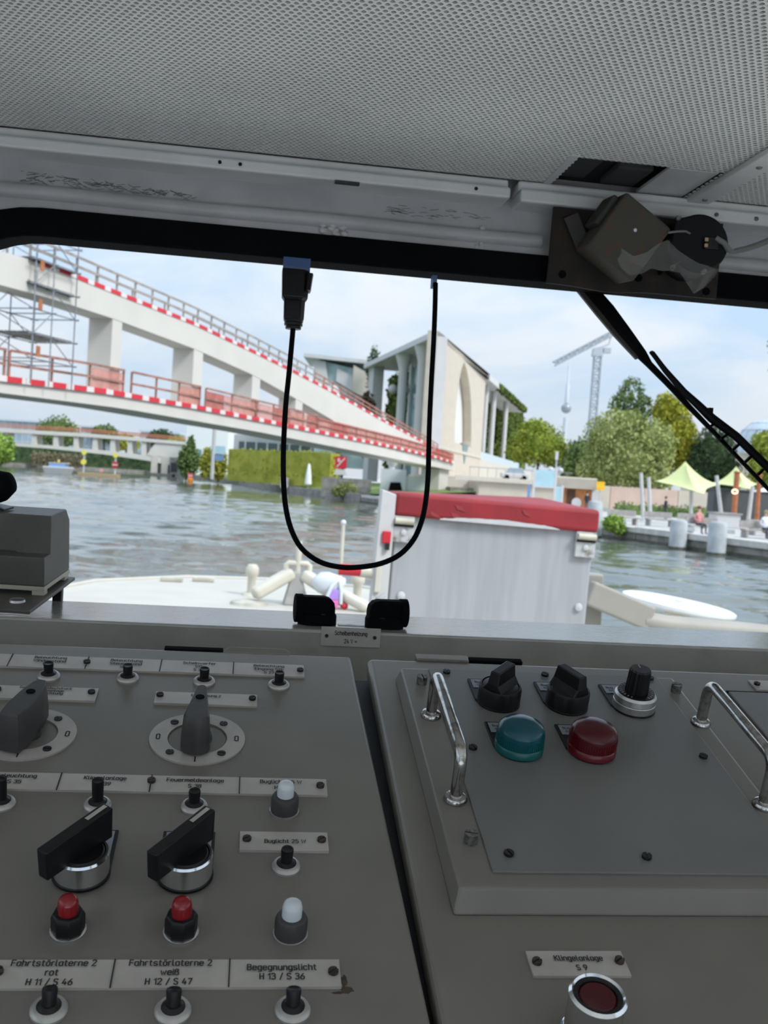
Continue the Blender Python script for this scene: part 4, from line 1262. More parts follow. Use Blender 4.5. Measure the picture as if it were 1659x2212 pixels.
qw = thing('wall_quay', None, None, S(0, 0, 0), (0, 0, -YAW))
tag(qw, 'weathered stone quay wall along the right bank', kind='structure')
rnd = random.Random(5)
for (a, b2) in zip(BANK[:5], BANK[1:5]):
    a, b2 = Vector((*a, 0)), Vector((*b2, 0))
    L = (b2 - a).length
    t = (b2 - a) / L
    nrm = Vector((t.y, -t.x, 0))      # towards the land
    n = max(1, int(L / 3.0))
    for i in range(n):
        p, q = a + t * (L * i / n + 0.02), a + t * (L * (i + 1) / n - 0.02)
        j = rnd.uniform(-0.02, 0.02)
        pts = []
        for z in (0.5, 0.78 + j):
            pts += [tuple(v + Vector((0, 0, z))) for v in (p - nrm * (0.06 + j), q - nrm * (0.06 + j), q + nrm * 0.6, p + nrm * 0.6)]
        MB().hexa(pts).build('coping_stone', stone_cap, qw, 0)
        for z0, z1 in ((0.16, 0.48),):
            pts = []
            for z in (z0, z1):
                pts += [tuple(v + Vector((0, 0, z))) for v in (p + nrm * (0.02 + j), q + nrm * (0.02 + j), q + nrm * 0.6, p + nrm * 0.6)]
            MB().hexa(pts).build('quay_block', stone_quay, qw, 0)
    pts = []
    for z in (-0.8, 0.15):
        pts += [tuple(v + Vector((0, 0, z))) for v in (a, b2, b2 + nrm * 0.6, a + nrm * 0.6)]
    MB().hexa(pts).build('wet_footing', wet_stone, qw, 0)
mb = MB()
for (a, b2) in zip((BANK[4:] + FAR)[:-1], (BANK[4:] + FAR)[1:]):
    a, b2 = Vector((*a, 0)), Vector((*b2, 0))
    t = (b2 - a).normalized()
    nrm = Vector((t.y, -t.x, 0))
    pts = []
    for z in (-0.8, 0.85):
        pts += [tuple(v + Vector((0, 0, z))) for v in (a - nrm * 0.1, b2 - nrm * 0.1, b2 + nrm * 1.0, a + nrm * 1.0)]
    mb.hexa(pts)
mb.build('far_quay', stone_quay, qw, 0)
# grass strip above the far part of the bank
mb = MB()
off = [(-2.4, 103.4), (-10.6, 122.2), (-24, 168), (-43, 218), (-56, 256)]
mb.add([(x + 1.2, y + 0.5, 0.9) for x, y in off] + [(x + 14, y + 4, 1.9) for x, y in off], [(i, i + 1, i + 6, i + 5) for i in range(4)])
gs = sset(tag(mb.build('floor_lawn', grass, None, 0), 'strip of lawn along the bank under the hedge', kind='structure'), (0, 0, 0))


# ---- plants
def leafmat(name, a, b):
    return mat(name, a, 0.85, col2=b, scale=0.7, lo=0.35, hi=0.65, spec=0.2)


def foliage(lobes, n, size, seed, droop=0.0):
    """leaf cards scattered through ellipsoid lobes [(cx, cy, cz, rx, ry, rz)], one mesh"""
    rg = np.random.default_rng(seed)
    vol = np.array([l[3] * l[4] * l[5] for l in lobes]) ** 0.67
    pick = rg.choice(len(lobes), n, p=vol / vol.sum())
    L = np.array(lobes)[pick]
    d = rg.normal(size=(n, 3))
    d /= np.linalg.norm(d, axis=1)[:, None]
    r = rg.uniform(0.55, 1.04, n) ** 0.7
    bump = 1 + 0.16 * np.sin(d[:, 0] * 7 + L[:, 0]) * np.sin(d[:, 1] * 6 + d[:, 2] * 8 + seed)
    P = L[:, :3] + d * L[:, 3:] * (r * bump)[:, None]
    a = rg.normal(size=(n, 3))
    a[:, 2] -= droop
    a /= np.linalg.norm(a, axis=1)[:, None]
    c_ = np.cross(a, rg.normal(size=(n, 3)))
    c_ /= np.linalg.norm(c_, axis=1)[:, None]
    s = (size * rg.uniform(0.6, 1.3, n))[:, None]
    q = np.stack([P - a * s, P + c_ * s * 0.55, P + a * s, P - c_ * s * 0.55], 1).reshape(-1, 3)
    me = bpy.data.meshes.new('crown')
    F = np.arange(n * 4).reshape(n, 4)
    me.from_pydata(q.tolist(), [], F.tolist())
    return me


def plant(name, label, cat, base, lobes, n, size, m, seed, trunk=None, group=None, droop=0.0, core=0.62):
    t = sthing(name, label, cat, base, group)
    cr = link('crown', foliage(lobes, n, size, seed, droop), m, t, 0)
    c_ = MB()
    for k, l in enumerate(lobes):
        c_.ico(l[:3], 1, 2, (l[3] * core, l[4] * core, l[5] * core), 0.3, seed + k)
    c_.build('inner_foliage', m, t, 60)
    if trunk:
        mb = MB().tube([(0, 0, -0.1), (trunk[2] * 0.3, 0, trunk[1] * 0.5), (trunk[2], 0, trunk[1])], trunk[0], 8, trunk[0] * 0.6)
        if len(lobes) > 1:
            for l in lobes[:4]:
                mb.tube([(trunk[2] * 0.6, 0, trunk[1] * 0.7), (l[0] * 0.6, l[1] * 0.6, l[2])], trunk[0] * 0.4, 6, trunk[0] * 0.15)
        mb.build('trunk', bark, t, 60)
    return t


lf_yg = leafmat('leaf_yellow_green', (0.21, 0.29, 0.04), (0.34, 0.38, 0.06))
lf_wil = leafmat('leaf_willow', (0.25, 0.30, 0.095), (0.40, 0.44, 0.17))
lf_mid = leafmat('leaf_mid', (0.10, 0.16, 0.05), (0.18, 0.25, 0.08))
lf_gold = leafmat('leaf_gold', (0.30, 0.32, 0.035), (0.42, 0.40, 0.05))
lf_dark = leafmat('leaf_dark', (0.035, 0.065, 0.03), (0.08, 0.12, 0.05))
lf_fresh = leafmat('leaf_fresh', (0.20, 0.34, 0.05), (0.32, 0.44, 0.09))
lf_hedge = leafmat('leaf_hedge', (0.27, 0.29, 0.04), (0.44, 0.42, 0.075))
lf_ivy = leafmat('leaf_ivy', (0.05, 0.08, 0.02), (0.16, 0.21, 0.04))
lf_brown = leafmat('leaf_brown', (0.09, 0.07, 0.045), (0.17, 0.13, 0.08))

TR = 'trees on the right bank'
plant('tree', 'yellow green spreading tree beside the pale building on the right bank', 'tree', (18.3, 124, 3.3), [(0, 0, 4.6, 3.2, 2.8, 2.6), (-1.7, 0.4, 3.9, 2.2, 2, 1.6), (2.0, 0, 3.5, 2.0, 2, 1.7), (-0.7, 0, 6.2, 1.8, 1.7, 1.5)], 6500, 0.19, lf_yg, 1, (0.16, 5, 0), TR)
plant('tree', 'broad grey green willow-like tree right of the crane', 'tree', (25.4, 108, 0.7), [(0, 0, 5.6, 4.4, 4, 3.6), (-1.6, 0, 7.9, 2.9, 3, 2.7), (2.0, 0, 7.2, 2.9, 3, 2.7), (-2.6, 0.5, 4.2, 2.6, 2.5, 2.4), (2.3, 0, 3.8, 2.6, 2.5, 2.2), (0.1, 0, 9.1, 1.9, 1.9, 1.6)], 16000, 0.2, lf_wil, 2, (0.25, 5, 0.2), TR, 0.5)
plant('tree', 'golden green upright tree behind the grey green willow-like tree', 'tree', (32.3, 116, 0.7), [(0, 0, 9.0, 2.1, 2, 4.2), (-1.1, 0, 11.2, 1.5, 1.5, 2.4), (1.2, 0, 7.6, 1.8, 1.7, 3)], 8000, 0.2, lf_gold, 3, (0.2, 6, 0), TR)
plant('tree', 'thin tree top with sparse leaves above the willow-like tree', 'tree', (29.0, 124, 0.7), [(0, 0, 13.6, 1.7, 1.6, 2.4), (-1.4, 0, 12.4, 1.2, 1.2, 1.6), (1.6, 0, 12.2, 1.3, 1.3, 1.8), (0, 0, 10.5, 2, 2, 2)], 3000, 0.2, lf_mid, 4, (0.2, 11, 0), TR, 0, 0.25)
plant('tree', 'dark green tree behind the lime shade sail', 'tree', (36.3, 114, 0.7), [(0, 0, 6.4, 2.6, 2.5, 3.7), (1.2, 0, 4.6, 2, 2, 2.4), (-1, 0, 4.5, 1.9, 2, 2.5)], 7000, 0.2, lf_dark, 5, (0.2, 4, 0), TR)
plant('tree', 'yellowish tree under the wiper blade at the right', 'tree', (41.4, 110, 0.7), [(0, 0, 5.8, 2.6, 2.5, 3.2), (2.2, 0, 7.0, 2.4, 2.4, 2.5), (-0.8, 0, 8.1, 1.6, 1.6, 1.6)], 7000, 0.2, lf_yg, 6, (0.2, 4, 0), TR)
plant('tree', 'green tree at the right edge below the glass dome', 'tree', (46.4, 116, 0.7), [(0, 0, 6.2, 3.0, 2.6, 3.6), (1.6, 0, 8.2, 2.2, 2.2, 2.2)], 6500, 0.2, lf_mid, 7, (0.2, 4, 0), TR)
plant('tree', 'low dark tree between the yellow green tree and the willow-like tree', 'tree', (23.6, 122, 0.7), [(0, 0, 5.6, 2.3, 2.2, 2.6), (-1.2, 0, 4.4, 1.6, 2, 1.8)], 2600, 0.27, lf_mid, 8, (0.16, 4, 0), TR)
plant('tree', 'tall tree on the terrace whose hanging twigs show at the right edge', 'tree', (24.9, 62, 0.75), [(0, 0, 11.2, 2.1, 1.8, 2.6), (0.4, 0, 13.4, 2.0, 1.8, 2.0), (0.2, 0, 9.6, 1.7, 1.5, 1.8)], 5200, 0.13, lf_mid, 9, (0.16, 9.5, 0.2), TR, 2.0, 0.55)
plant('bush', 'bright green bush hanging over the quay edge', 'bush', (12.45, 55.0, 0.72), [(0, 0, 0.15, 0.62, 0.55, 0.5), (0.25, 0, -0.15, 0.4, 0.4, 0.3)], 1300, 0.09, lf_fresh, 10, None, None, 0.3)

# hedge and the shrubs along the bank, under the bridge
hg = sthing('hedge', 'long clipped yellow green hedge behind the bank', 'hedge', (-13.5, 130, 1.3), None, math.atan2(-12.5, 13.5))
mb = MB()
rg = np.random.default_rng(12)
lob = []
for i in range(26):
    x = -9.4 + 18.8 * i / 25
    lob += [(x, 0, 1.0, 0.75, 0.9, 1.3), (x, 0, 2.9, 0.7, 0.8, 1.2)]
link('foliage', foliage(lob, 9000, 0.17, 12, 0.6), lf_hedge, hg, 0)
mb.box(-9.8, 9.8, -0.75, 0.75, -0.3, 3.9).build('hedge_core', lf_hedge, hg, 0)
SH = 'shrubs left of the hedge'
plant('tall_shrub', 'tall dark green shrub beside the far bridge abutment', 'shrub', (-34.2, 176, 1.2), [(0, 0, 2.2, 1.9, 1.6, 2.9), (0.2, 0, 4.8, 0.8, 0.8, 1.8)], 2400, 0.3, lf_mid, 13, (0.1, 2, 0), SH)
plant('tall_shrub', 'pointed yellow green shrub standing between the dark shrub and the hedge', 'shrub', (-29.8, 170, 1.2), [(0, 0, 2.0, 1.4, 1.3, 2.6), (1.9, 0, 1.9, 1.3, 1.2, 2.7)], 2400, 0.28, lf_hedge, 14, (0.1, 2, 0), SH)
plant('tall_shrub', 'dark shrub behind the right end of the hedge', 'shrub', (-6.2, 127, 1.2), [(0, 0, 2.0, 0.9, 0.9, 2.2)], 1000, 0.2, lf_dark, 15, (0.08, 2, 0), SH)
BT = 'trees behind the far bridge'
for k, (x, y, w, h, lab, lm) in enumerate([(-107, 330, 10, 14.8, 'round dark green tree behind the left half of the far bridge', lf_mid), (-96, 345, 6, 13.9, 'second round tree right of the larger one behind the far bridge', lf_mid),
                                           (-73.5, 330, 6.2, 13.0, 'dark flat tree in front of the right glass block', lf_dark), (-82, 320, 5, 10.4, 'low olive tree between the two glass blocks', lf_hedge), (-62, 300, 4.5, 10.2, 'green tree left of the white block by the bridge end', lf_fresh),
                                           (-126, 310, 12, 10.4, 'olive brown tree at the left end of the far bridge', lf_brown)]):
    plant('tree', lab, 'tree', (x, y, 0.7), [(0, 0, h - w * 0.42, w * 0.62, w * 0.6, w * 0.5), (w * 0.3, 0, h - w * 0.55, w * 0.5, w * 0.4, w * 0.45), (-w * 0.3, 0, h - w * 0.5, w * 0.45, w * 0.4, w * 0.42)], 1500, 0.6, lm, 30 + k, (0.4, h - w * 0.5, 0), BT)
plant('bush', 'green bush on the far bank at the left edge', 'bush', (-83, 218, 0.8), [(0, 0, 3.0, 3.6, 3, 3.4), (-3, 0, 3.6, 3, 3, 3.4)], 1500, 0.5, lf_fresh, 41)
plant('cypress', 'dark pointed cypress beside the glazed building', 'tree', (-3.2, 168, 0.7), [(0, 0, 19.4, 1.1, 1, 4.0), (0, 0, 11, 1.3, 1.2, 8)], 1700, 0.3, lf_dark, 42, (0.2, 9, 0))
plant('roof_tree', 'brown leaved tree standing beside the glazed building', 'tree', (-3.0, 146, 7.5), [(0, 0, 3.3, 1.1, 1, 3.2), (-0.5, 0, 5.4, 0.7, 0.7, 1.8)], 1200, 0.3, lf_brown, 43, (0.12, 3, 0))

# ---- double deck bridge
bt_ = math.atan2(61.8, 18.9)
bridge = sthing('footbridge', 'white two level arched footbridge with red and white guard boards', 'bridge', (-15.6, 41.2, 0), None, bt_)
DT = [(-40, 5.0), (-20, 5.28), (0, 5.47), (7, 5.69), (16, 5.74), (31, 5.62), (57, 5.36), (70, 5.1), (80, 4.75)]
DB = [(-40, 4.55), (-20, 4.82), (0, 4.99), (9, 5.13), (25, 5.0), (64, 4.27), (75, 4.06), (80, 3.95)]
UT = [(-40, 9.6), (-20, 10.15), (-4, 10.4), (1, 10.62), (4.3, 10.56), (8.3, 10.46), (15.6, 10.30), (24.4, 9.80), (30.2, 9.42), (37, 8.9), (43.8, 8.3), (50, 7.72), (57.7, 7.08), (66.4, 6.35), (74, 5.6), (79, 5.1)]
UB = [(-40, 8.4), (-20, 8.95), (-4, 9.15), (2.7, 9.31), (7.5, 9.28), (15.8, 9.0), (23.5, 8.48), (30.9, 7.66), (38, 6.8), (44, 5.9), (47, 5.4)]


def beam(mb, ss, top, botm, w0, w1):
    vs, fs = [], []
    for s in ss:
        a, b_ = lerp(top, s), lerp(botm, s)
        vs += [(s, w0, b_), (s, w1, b_), (s, w1, a), (s, w0, a)]
    for i in range(len(ss) - 1):
        for k in range(4):
            j = (k + 1) % 4
            fs.append((i * 4 + k, i * 4 + j, i * 4 + 4 + j, i * 4 + 4 + k))
    n = (len(ss) - 1) * 4
    fs += [(3, 2, 1, 0), (n, n + 1, n + 2, n + 3)]
    return mb.add(vs, fs)


beam(MB(), list(np.arange(-40, 80.1, 2.0)), DT, DB, 0.0, 3.0).build('lower_deck', bridge_white, bridge, 40)
UBw = UB + [(80, 4.4)]
beam(MB(), list(np.arange(-40, 79.1, 1.0)), UT, UBw, 0.0, 1.35).build('upper_beam', bridge_white, bridge, 40)
for s0, s1 in ((-9.2, -8.4), (7.6, 8.45), (15.8, 16.9), (23.6, 24.8), (30.9, 32.2)):
    MB().box(s0, s1, 0.02, 1.3, lerp(DT, s0) - 0.1, lerp(UB, s0) + 0.15).build('pillar', bridge_white, bridge, 0)


def rails(s0, s1, zt, w, height, nr, m, m_post, step, name, board, bh):
    """guard rail between s0 and s1: posts, boards, and alternating red and white toe boards"""
    n = max(1, round((s1 - s0) / step))
    for i in range(n + 1):
        s = s0 + (s1 - s0) * i / n
        z = lerp(zt, s)
        MB().box(s - 0.045, s + 0.045, w, w + 0.08, z, z + height).build(name + 'post', m_post, bridge, 0)
    for k in range(nr):
        f_ = (k + 1.0) / nr
        for i in range(n):
            a, c_ = s0 + (s1 - s0) * i / n, s0 + (s1 - s0) * (i + 1) / n
            za, zc = lerp(zt, a) + 0.12 + (height - 0.14) * f_, lerp(zt, c_) + 0.12 + (height - 0.14) * f_
            MB().bar((a, w - 0.02, za), (c_, w - 0.02, zc), 0.05, 0.11).build(name + 'board', m, bridge, 0)


for s0, s1 in ((-12, -6.2), (-6, -0.1), (0.2, 8.75), (9.5, 16.7), (17.4, 24.2), (24.4, 35)):
    rails(s0, s1, DT, -0.06, 1.28, 2, rail_brown, rail_brown, 2.8, 'rail_', True, 0.2)
for s0, s1 in ((35.2, 44), (44.2, 60), (60.2, 79)):
    rails(s0, s1, DT, -0.06, 1.05, 2, net_red, rail_brown, 2.6, 'rail_', True, 0.2)
s = -12.0
k = 0
while s < 79:
    L = 0.95 if k % 2 == 0 else 0.55
    L *= 1 + max(0, s) / 90
    z0, z1 = lerp(DT, s), lerp(DT, s + L)
    MB().bar((s, -0.09, z0 + 0.1), (s + L, -0.09, z1 + 0.1), 0.05, 0.24).build('toe_board', band_red if k % 2 == 0 else band_white, bridge, 0)
    s += L
    k += 1
for a, c_, m in ((6.1, 8.7, net_pink), (14.3, 16.6, net_pink), (17.5, 19.8, net_red), (19.9, 24.1, net_pink), (24.5, 27, net_pink), (27.1, 30, net_red), (30.1, 33, net_pink), (33.1, 35.6, net_red), (35.7, 38.4, net_pink), (38.5, 42, net_red)) + tuple((42.1 + 2.1 * i, 44.1 + 2.1 * i, net_pink) for i in range(13)) + ((69.5, 74, net_red), (74.1, 78.5, net_red)):
    za, zc = lerp(DT, a), lerp(DT, c_)
    MB().hexa([(a, -0.02, za + 0.2), (c_, -0.02, zc + 0.2), (c_, 0.0, zc + 0.2), (a, 0.0, za + 0.2), (a, -0.02, za + 1.12), (c_, -0.02, zc + 1.12), (c_, 0.0, zc + 1.12), (a, 0.0, za + 1.12)]).build('guard_net', m, bridge, 0)
rails(1.4, 34.4, UT, 0.1, 0.98, 2, rail_grey, rail_grey, 1.65, 'parapet_', True, 0.2)
rails(34.6, 72, UT, 0.1, 0.80, 2, rail_brown, rail_brown, 1.9, 'parapet_', True, 0.2)
rails(1.4, 34.4, UT, 1.25, 0.98, 1, rail_grey, rail_grey, 3.3, 'parapet_', True, 0.2)
s, k = 1.9, 0
while s < 72:
    L = (0.8 if k % 2 == 0 else 0.45) * (1 + max(0, s) / 60)
    MB().bar((s, 0.0, lerp(UT, s) + 0.06), (s + L, 0.0, lerp(UT, s + L) + 0.06), 0.06, 0.2).build('edge_board', band_red if k % 2 == 0 else band_white, bridge, 0)
    s += L
    k += 1
MB().box(75, 79.6, 0.5, 2.6, 0.6, 4.0).build('abutment', bridge_white, bridge, 0)

# scaffold tower standing on the lower deck
sc_t = sthing('scaffold_tower', 'steel scaffold tower with plank platforms on the white footbridge', 'scaffold', (-15.6, 41.2, 0), None, bt_)
sx0, sx1, sy0, sy1 = 1.15, 4.05, -0.35, 1.75
zb = lerp(DT, 2.5)
lev = [zb + 1.02 * i for i in range(7)]
T0, r_ = 11.95, 0.028
for x in (sx0, 2.4, sx1):
    for y in (sy0, sy1):
        MB().tube([(x, y, zb - 0.02), (x, y, T0 if x != 2.4 else T0 - 0.5)], r_, 6).build('standard', scaf_steel, sc_t, 60)
for i, z in enumerate(lev[1:]):
    for y in (sy0, sy1):
        MB().tube([(sx0 - 0.3, y, z), (sx1 + 0.25, y, z)], r_, 6).build('ledger', scaf_steel, sc_t, 60)
    for x in (sx0, 2.4, sx1):
        MB().tube([(x, sy0 - 0.2, z), (x, sy1 + 0.2, z)], r_ * 0.9, 6).build('transom', scaf_steel, sc_t, 60)
    if i < 5:
        MB().tube([(sx0 if i % 2 else sx1, sy0, z), (2.4, sy0, z + 1.02)], r_ * 0.8, 6).build('brace', scaf_steel, sc_t, 60)
        MB().tube([(sx1 if i % 2 else sx0, sy1, z), (2.4, sy1, z + 1.02)], r_ * 0.8, 6).build('brace', scaf_steel, sc_t, 60)
        MB().tube([(sx0, sy0, z), (sx0, sy1, z + 1.02)], r_ * 0.8, 6).build('brace', scaf_steel, sc_t, 60)
for z in (lev[2], lev[4] - 0.0, lev[5]):
    for y in (sy0 + 0.1, sy0 + 0.75, sy0 + 1.4):
        MB().box(sx0 - 0.1, sx1, y, y + 0.55, z + 0.03, z + 0.09).build('plank', wood_plank, sc_t, 0)
for z in (lev[1] + 0.1, lev[3], lev[4] + 0.6):
    MB().box(sx0 + 0.25, sx0 + 0.5, sy0 - 0.05, sy0 - 0.02, z, z + 0.45).build('warning_board', rust_orange, sc_t, 0)
MB().box(1.4, 2.6, 0.2, 0.9, lev[6] - 0.1, lev[6] + 0.12).build('blue_tarp', mat('tarp_blue', (0.25, 0.38, 0.6), 0.7), sc_t, 0)

# ---- government building: beige end wall with a half arch, colonnade, wedge to the left under a thin roof
WB = Vector((4.97, 120, 0))
aR, aL = math.atan2(106, 24.29), math.atan2(39, -8.54)
bd = sthing('office_building', 'pale building with beige arched end wall, columns and a thin white roof', 'building', (WB.x, WB.y, 0), None, aR)
# local x along the right-hand wall, y inwards
arch_l = [(8.0, 17.4), (10, 16.9), (12.6, 16.8), (15, 17.4), (17.2, 18.6), (18.6, 19.9), (19.3, 21.4)]
arch_r = [(8.8, 32.9), (11, 32.0), (14.4, 30.3), (16.6, 27.8), (18.2, 24.8), (19.0, 22.8), (19.3, 21.4)]
W = MB()
W.box(0, 16.7, 0, 1.2, 2.0, 20.25)
W.box(33, 44.5, 0, 1.2, 2.0, 20.25)
W.box(16.7, 33, 0, 1.2, 2.0, 8.0)
n = 12
zs = np.linspace(8.0, 19.3, n + 1)
for i in range(n):
    a, b_ = zs[i], zs[i + 1]
    la, lb_, ra, rb = lerp(arch_l, a), lerp(arch_l, b_), lerp(arch_r, max(a, 8.8)), lerp(arch_r, max(b_, 8.8))
    W.hexa([(16.7, 0, a), (max(la, 16.71), 0, a), (max(la, 16.71), 1.2, a), (16.7, 1.2, a), (16.7, 0, b_), (max(lb_, 16.71), 0, b_), (max(lb_, 16.71), 1.2, b_), (16.7, 1.2, b_)])
    W.hexa([(min(ra, 32.99), 0, a), (33, 0, a), (33, 1.2, a), (min(ra, 32.99), 1.2, a), (min(rb, 32.99), 0, b_), (33, 0, b_), (33, 1.2, b_), (min(rb, 32.99), 1.2, b_)])
W.box(16.7, 33, 0, 1.2, 19.3, 20.25)
W.build('end_wall', beige_stone, bd, 0)
MB().box(16.2, 33.6, 1.3, 1.8, 2.0, 19.9).build('arch_recess', mat('arch_white', (0.70, 0.685, 0.65), 0.75, var=0.02), bd, 0)
for i, (a, b_) in enumerate(((0, 11), (11, 22), (22, 33), (33, 44.5))):
    MB().box(a + 0.03, b_ - 0.03, -0.12, -0.005, 6.7, 7.1).build('ledge', beige_stone2, bd, 0)
MB().add([(24, -0.08, 8.2), (30, -0.08, 8.2), (27, -0.08, 5.4), (24, 0.3, 8.2), (30, 0.3, 8.2), (27, 0.3, 5.4)], [(0, 1, 2), (5, 4, 3), (0, 3, 4, 1), (1, 4, 5, 2), (2, 5, 3, 0)]).build('spout_opening', teal_glass, bd, 0)
MB().box(44.5, 190, 0.0, 6.0, 2.0, 6.6).build('plinth', beige_stone2, bd, 0)
MB().box(44.5, 190, 6.0, 7.0, 2.0, 19.2).build('back_wall', lf_ivy, bd, 0)
link('ivy', foliage([(47 + 5 * i, 5.4, 9 + 9 * j, 3.2, 0.8, 5) for i in range(24) for j in range(2)], 9000, 0.5, 51, 0.8), lf_ivy, bd, 0)
MB().box(44.4, 112, -0.6, 8, 19.3, 20.25).build('roof', roof_white, bd, 0)
link('roof_planting', foliage([(60 + 4 * i, -0.3, 19.75, 2.8, 0.6, 0.55) for i in range(13)], 3600, 0.35, 52, 0.8), lf_ivy, bd, 0)
for x in (46, 53, 64, 84):
    MB().lathe([(0.5, 6.6), (0.5, 19.3)], (x, 1.0, 0), 14).build('column', roof_white, bd, 40)
for x in (58, 92):
    MB().box(x, x + 2.5, 4.8, 5.4, 6.6, 16).build('wall_panel', roof_white, bd, 0)
MB().box(44.5, 110, 0.2, 0.3, 6.6, 7.9).build('balustrade', mat('pale_glass', (0.55, 0.66, 0.70), 0.3), bd, 0)

# left wing, under the projecting roof
LW = []
# local x away along the facade, y negative is inwards (to the right)
r1 = Vector((4.97 + 24.29 * 0.42, 120 + 106 * 0.42, 0)) - WB
ca, sa = math.cos(-aL), math.sin(-aL)
loc = lambda v: (v.x * ca - v.y * sa, v.x * sa + v.y * ca)
tri = [(0, 0), loc(r1), (41, -20), (41, 0.8), (0.2, 0.4)]
LW.append(MB().prism(tri[::-1], 19.55, 20.25).build('roof', roof_white, bd, 0))
LW.append(MB().box(0.05, 0.9, -1.25, 0.0, 2, 19.6).build('corner_pier', roof_white, bd, 0))
for x in (9.2, 19.8):
    LW.append(MB().lathe([(0.62, 2), (0.62, 17.6), (0.8, 18.2), (1.2, 19.55)], (x, -0.7, 0), 16).build('column', roof_white, bd, 40))
LW.append(MB().box(8.6, 22.5, -3.2, -2.6, 2, 18.2).build('glass_wall', teal_glass, bd, 0))
for x in (8.4, 11.2, 13.2, 17.0, 22):
    LW.append(MB().box(x, x + 1.0, -2.6, -2.3, 2, 18.6).build('mullion', roof_white, bd, 0))
LW.append(MB().box(22.5, 41, -4.4, -3.4, 2, 18).build('rear_wall', mat('loggia_grey', (0.30, 0.30, 0.26), 0.8), bd, 0))  # plain grey wall behind the ivy
LW.append(link('ivy', foliage([(24 + 2.2 * i, -2.6, 6 + 3.4 * j, 1.5, 0.7, 2.1) for i in range(6) for j in range(4)], 2600, 0.42, 53, 0.8), lf_ivy, bd, 0))
LW.append(MB().box(36.8, 40.6, -1.6, 0.0, 2, 19.55).build('end_pier', mat('pier_grey', (0.50, 0.51, 0.50), 0.7), bd, 0))
for x, z in ((22.6, 15.2), (29, 15.6)):
    LW.append(MB().ico((x, -1.5, z), 0.75, 2).build('globe_lamp', roof_white, bd, 60))
for o in LW:
    o.rotation_euler = (0, 0, aL - aR)

# glazed building behind, with a slanting roof
gb = sthing('glazed_building', 'low glazed building with slanting white roof behind the footbridge', 'building', (-12, 172, 0))
MB().hexa([(-0.5, 0, 4), (9, 0, 4), (9, 12, 4), (-0.5, 12, 4), (-0.5, 0, 21.8), (9, 0, 20.0), (9, 12, 20.0), (-0.5, 12, 21.8)]).build('glass_block', mat('pale_teal', (0.35, 0.48, 0.48), 0.3, var=0.2, scale=0.3), gb, 0)
MB().hexa([(-3.0, -1.5, 22.0), (10, -1.5, 21.4), (10, 13, 21.4), (-3.0, 13, 22.0), (-3.0, -1.5, 22.6), (10, -1.5, 22.0), (10, 13, 22.0), (-3.0, 13, 22.6)]).build('roof', roof_white, gb, 0)
MB().hexa([(0.5, -0.6, 14), (2.2, -0.6, 14), (2.2, -0.1, 14), (0.5, -0.1, 14), (-1.6, -0.6, 21.6), (0.6, -0.6, 21.6), (0.6, -0.1, 21.6), (-1.6, -0.1, 21.6)]).build('slanted_strut', roof_white, gb, 0)
MB().hexa([(2.6, -0.5, 18.4), (7.0, -0.5, 16.0), (7.0, -0.1, 16.0), (2.6, -0.1, 18.4), (2.6, -0.5, 20.6), (7.0, -0.5, 18.6), (7.0, -0.1, 18.6), (2.6, -0.1, 20.6)]).build('slanted_panel', roof_white, gb, 0)
MB().hexa([(5.4, -1.2, 16.8), (10.0, -1.2, 15.0), (10, 0, 15.0), (5.4, 0, 16.8), (5.4, -1.2, 21.2), (10, -1.2, 18.8), (10, 0, 18.8), (5.4, 0, 21.2)]).build('end_panel', beige_stone2, gb, 0)
MB().ico((2.0, -1.8, 16.2), 1.5, 2, (1, 0.6, 1)).build('dome_light', roof_white, gb, 60)

# terrace with retaining wall under the beige building
tw = sthing('stone_terrace', 'pale stone terrace with steps below the beige building', 'terrace', (0, 0, 0))
MB().hexa([(3.0, 117, 0.6), (21, 117, 0.6), (21, 240, 0.6), (3.0, 240, 0.6), (3.0, 117, 3.3), (21, 117, 3.3), (21, 240, 3.3), (3.0, 240, 3.3)]).build('terrace', beige_stone2, tw, 0)
MB().box(9.5, 20, 104, 117, 0.6, 3.0).build('retaining_wall', beige_stone, tw, 0)
MB().box(7, 20, 103.6, 104, 2.9, 3.35).build('coping', beige_stone2, tw, 0)
MB().box(7.0, 9.4, 110, 117, 0.6, 2.1).build('step', stone_quay, tw, 0)
for x in np.arange(8.5, 19, 0.9):
    MB().box(x - 0.02, x + 0.02, 104.1, 104.14, 3.35, 4.3).build('baluster', scaf_steel, tw, 0)
MB().box(8.4, 19, 104.09, 104.15, 4.28, 4.34).build('handrail', scaf_steel, tw, 0)

# small grey pump house at the bridge foot, and the board beside it
ph = sthing('pump_house', 'light grey service block at the foot of the footbridge', 'hut', (0.2, 112, 0.7))
MB().box(-0.8, 2.0, 0, 3, 0, 2.95).box(2.0, 4.3, 0.2, 3, 0, 2.3).build('walls', mat('hut_grey', (0.55, 0.58, 0.60), 0.7, var=0.04), ph, 0)
MB().lathe([(0.35, 2.95), (0.36, 3.3), (0.6, 3.5), (0.6, 3.75), (0.2, 3.95)], (0.35, 0.8, 0), 14).build('vent_cap', roof_white, ph, 50)
MB().hexa([(0.1, -0.05, 0.5), (1.7, -0.05, 0.5), (1.7, 0.02, 0.5), (0.1, 0.02, 0.5), (0.3, -0.05, 1.5), (1.4, -0.05, 1.55), (1.4, 0.02, 1.55), (0.3, 0.02, 1.5)]).build('dark_opening', rubber, ph, 0)
wlp = sthing('concrete_wall', 'grey concrete bank wall with climbing greenery under the footbridge', 'wall', (-4.2, 107.5, 0.0), None, R(-8))
